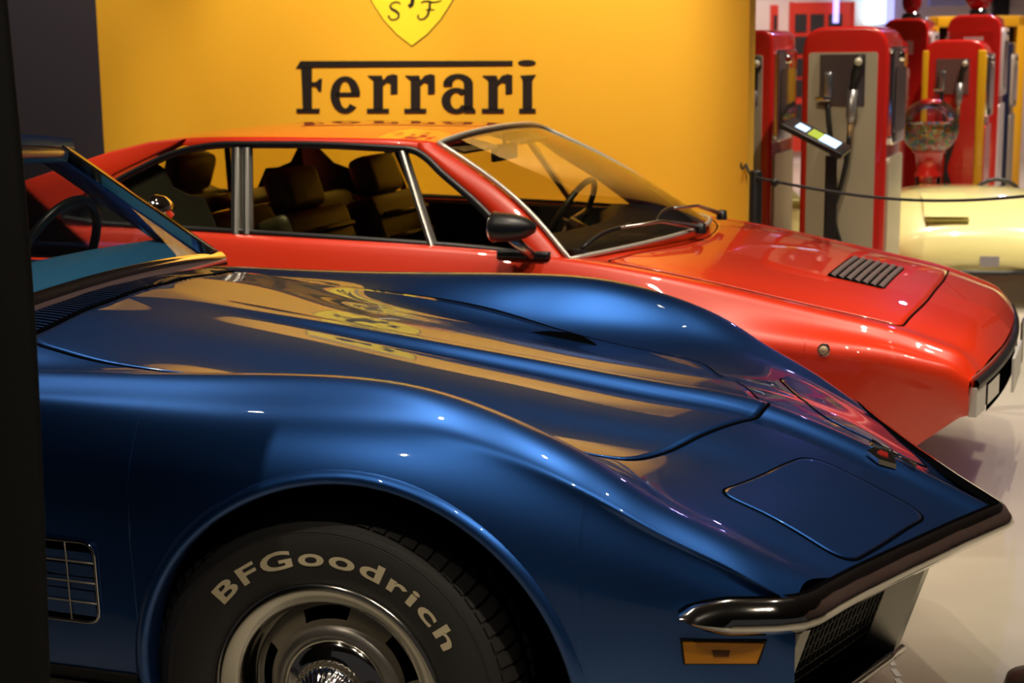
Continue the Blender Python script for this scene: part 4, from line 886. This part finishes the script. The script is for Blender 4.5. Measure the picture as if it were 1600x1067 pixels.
# ---- low cream display block
q0, q1 = at_depth(1188, 320, 9.6), at_depth(1258, 320, 9.6); wb = float(q1[0]-q0[0]); zb = float(at_depth(1220, 312, 9.6)[2])
db = empty('display_block', (float(q0[0]+q1[0])/2, 9.9, 0), -.1, 'low cream display block with olive top edge between the pumps', 'display block')
g = G(); g.box((0, 0, zb/2-.02), (wb*1.05, .6, zb-.04)); g.build('block', JY, db, flip=False, bevel=.03); g = G(); g.box((0, 0, zb-.02), (wb*1.08, .62, .045)); g.build('top', mat('olive_trim', (.30, .26, .05), .4), db, flip=False, bevel=.012)  # cream block with an olive cap
# ---- far wall: paned red door, red side frame, lit signs, panels
FD = 19.53
def far(px, py): return at_depth(px, py, FD)
def farbox(g, x0, y0, x1, y1, d0=0, d1=.06):
    a, b = far(x0, y1), far(x1, y0); g.box(((a[0]+b[0])/2, FD-(d0+d1)/2, (a[2]+b[2])/2), (b[0]-a[0], d1-d0, b[2]-a[2])); return g
DR_ = mat('door_red', (.58, .035, .015), .45)
g = G(); farbox(g, 1228, 3, 1334, 236); dr = tag(g.build('door_1', DR_, smooth=False, flip=False), kind='structure')
for c0, c1 in ((1240, 1259), (1264, 1286), (1292, 1314)):
    for r0, r1 in ((22, 50), (57, 84), (91, 119), (124, 151), (162, 191)):
        g = G(); farbox(g, c0, r0, c1, r1, .055, .075); g.build('pane', mat('door_glass_dark', (.04, .036, .036), .15, coat=.5), dr, smooth=False, flip=False)
for c in ((1228, 1237), (1325, 1334)):
    g = G(); farbox(g, c[0], 3, c[1], 236, .055, .08); g.build('stile', DR_, dr, smooth=False, flip=False)
g = G(); farbox(g, 1199, 8, 1215, 236); w1 = tag(g.build('window_1', DR_, smooth=False, flip=False), kind='structure'); g = G(); farbox(g, 1207, 24, 1213, 48, .055, .07); g.build('pane', mat('door_glass_dark', (.04, .036, .036)), w1, smooth=False, flip=False)
g = G(); farbox(g, 1350, -60, 1373, 37, .0, .3); tag(g.build('lit_sign', mat('sign_cyan', (.1, .1, .1), .3, emit=(.55, .85, 1), estr=3.5), smooth=False, flip=False), 'bright cyan white upright light box on the far wall', 'light box')
g = G(); farbox(g, 1376, -60, 1392, 37, .0, .25); tag(g.build('lit_sign', mat('sign_lavender', (.1, .1, .1), .3, emit=(.42, .42, 1), estr=1.2), smooth=False, flip=False), 'lavender upright light box beside the cyan one', 'light box')
g = G(); a, b = far(1303, 36), far(1303, -60); g.tube([(a[0], FD-.11, a[2]), (a[0], FD-.11, b[2])], .035, 12); g.box((a[0], FD-.05, a[2]+.08), (.03, .12, .03)); tag(g.build('neon_tube', mat('neon_violet', (.1, .1, .1), .3, emit=(.45, .38, 1), estr=1.8), flip=False), 'vertical violet neon tube in front of the red door', 'neon tube')
g = G(); farbox(g, 1450, -60, 1545, 10, .0, .1); tag(g.build('wall_panel', mat('lavender_panel', (.42, .42, .75), .5), smooth=False, flip=False), 'pale lavender panel high on the far wall', 'wall panel')
g = G(); farbox(g, 1548, -60, 1576, 26, .0, .12); tag(g.build('wall_panel', BLACK, smooth=False, flip=False), 'black upright panel on the far wall', 'wall panel')
l = bpy.data.lights.new('violet_sign_light', 'POINT'); l.energy = 16; l.color = (.40, .36, 1); l.shadow_soft_size = .06; lo = bpy.data.objects.new('violet_sign_light', l); COL.objects.link(lo); lo.location = (4.4, 13.5, 3.2)
# ---- floor: row of white dashes, black stand foot
for i, (x, y) in enumerate(((1380, 1002), (1387, 1020), (1393, 1036), (1400, 1052), (1406, 1068))):
    p = on_floor(x, y); L_ = (.045, .035, .04, .045, .05)[i]
    g = G(); g.box((0, 0, .0012), (.014, L_, .0024)); o = g.build('floor_dash', mat('white_strip', (.80, .78, .72), .5), smooth=False, flip=False, loc=tuple(p)); o.rotation_euler = (0, 0, .05); tag(o, ('first', 'second', 'third', 'fourth', 'fifth')[i]+' white dash on the floor, counted from below the chrome grille', 'tape', 'white dashes on the floor')  # thin white strips set in a broken row
p = on_floor(1640, 1075); g = G(); g.lathe([(.001, .035), (.05, .034), (.095, .02), (.10, 0)], L0, 32); fb_ = empty('stand_foot', (float(p[0]), float(p[1]), 0), 0, 'round black weighted foot on the pale floor in front of the cars', 'foot'); g.build('foot', BLACK, fb_, flip=False); g = G(); g.tube([(0, 0, .03), (0, 0, .10)], .018, 12); g.build('stub', BLACK, fb_, flip=False)
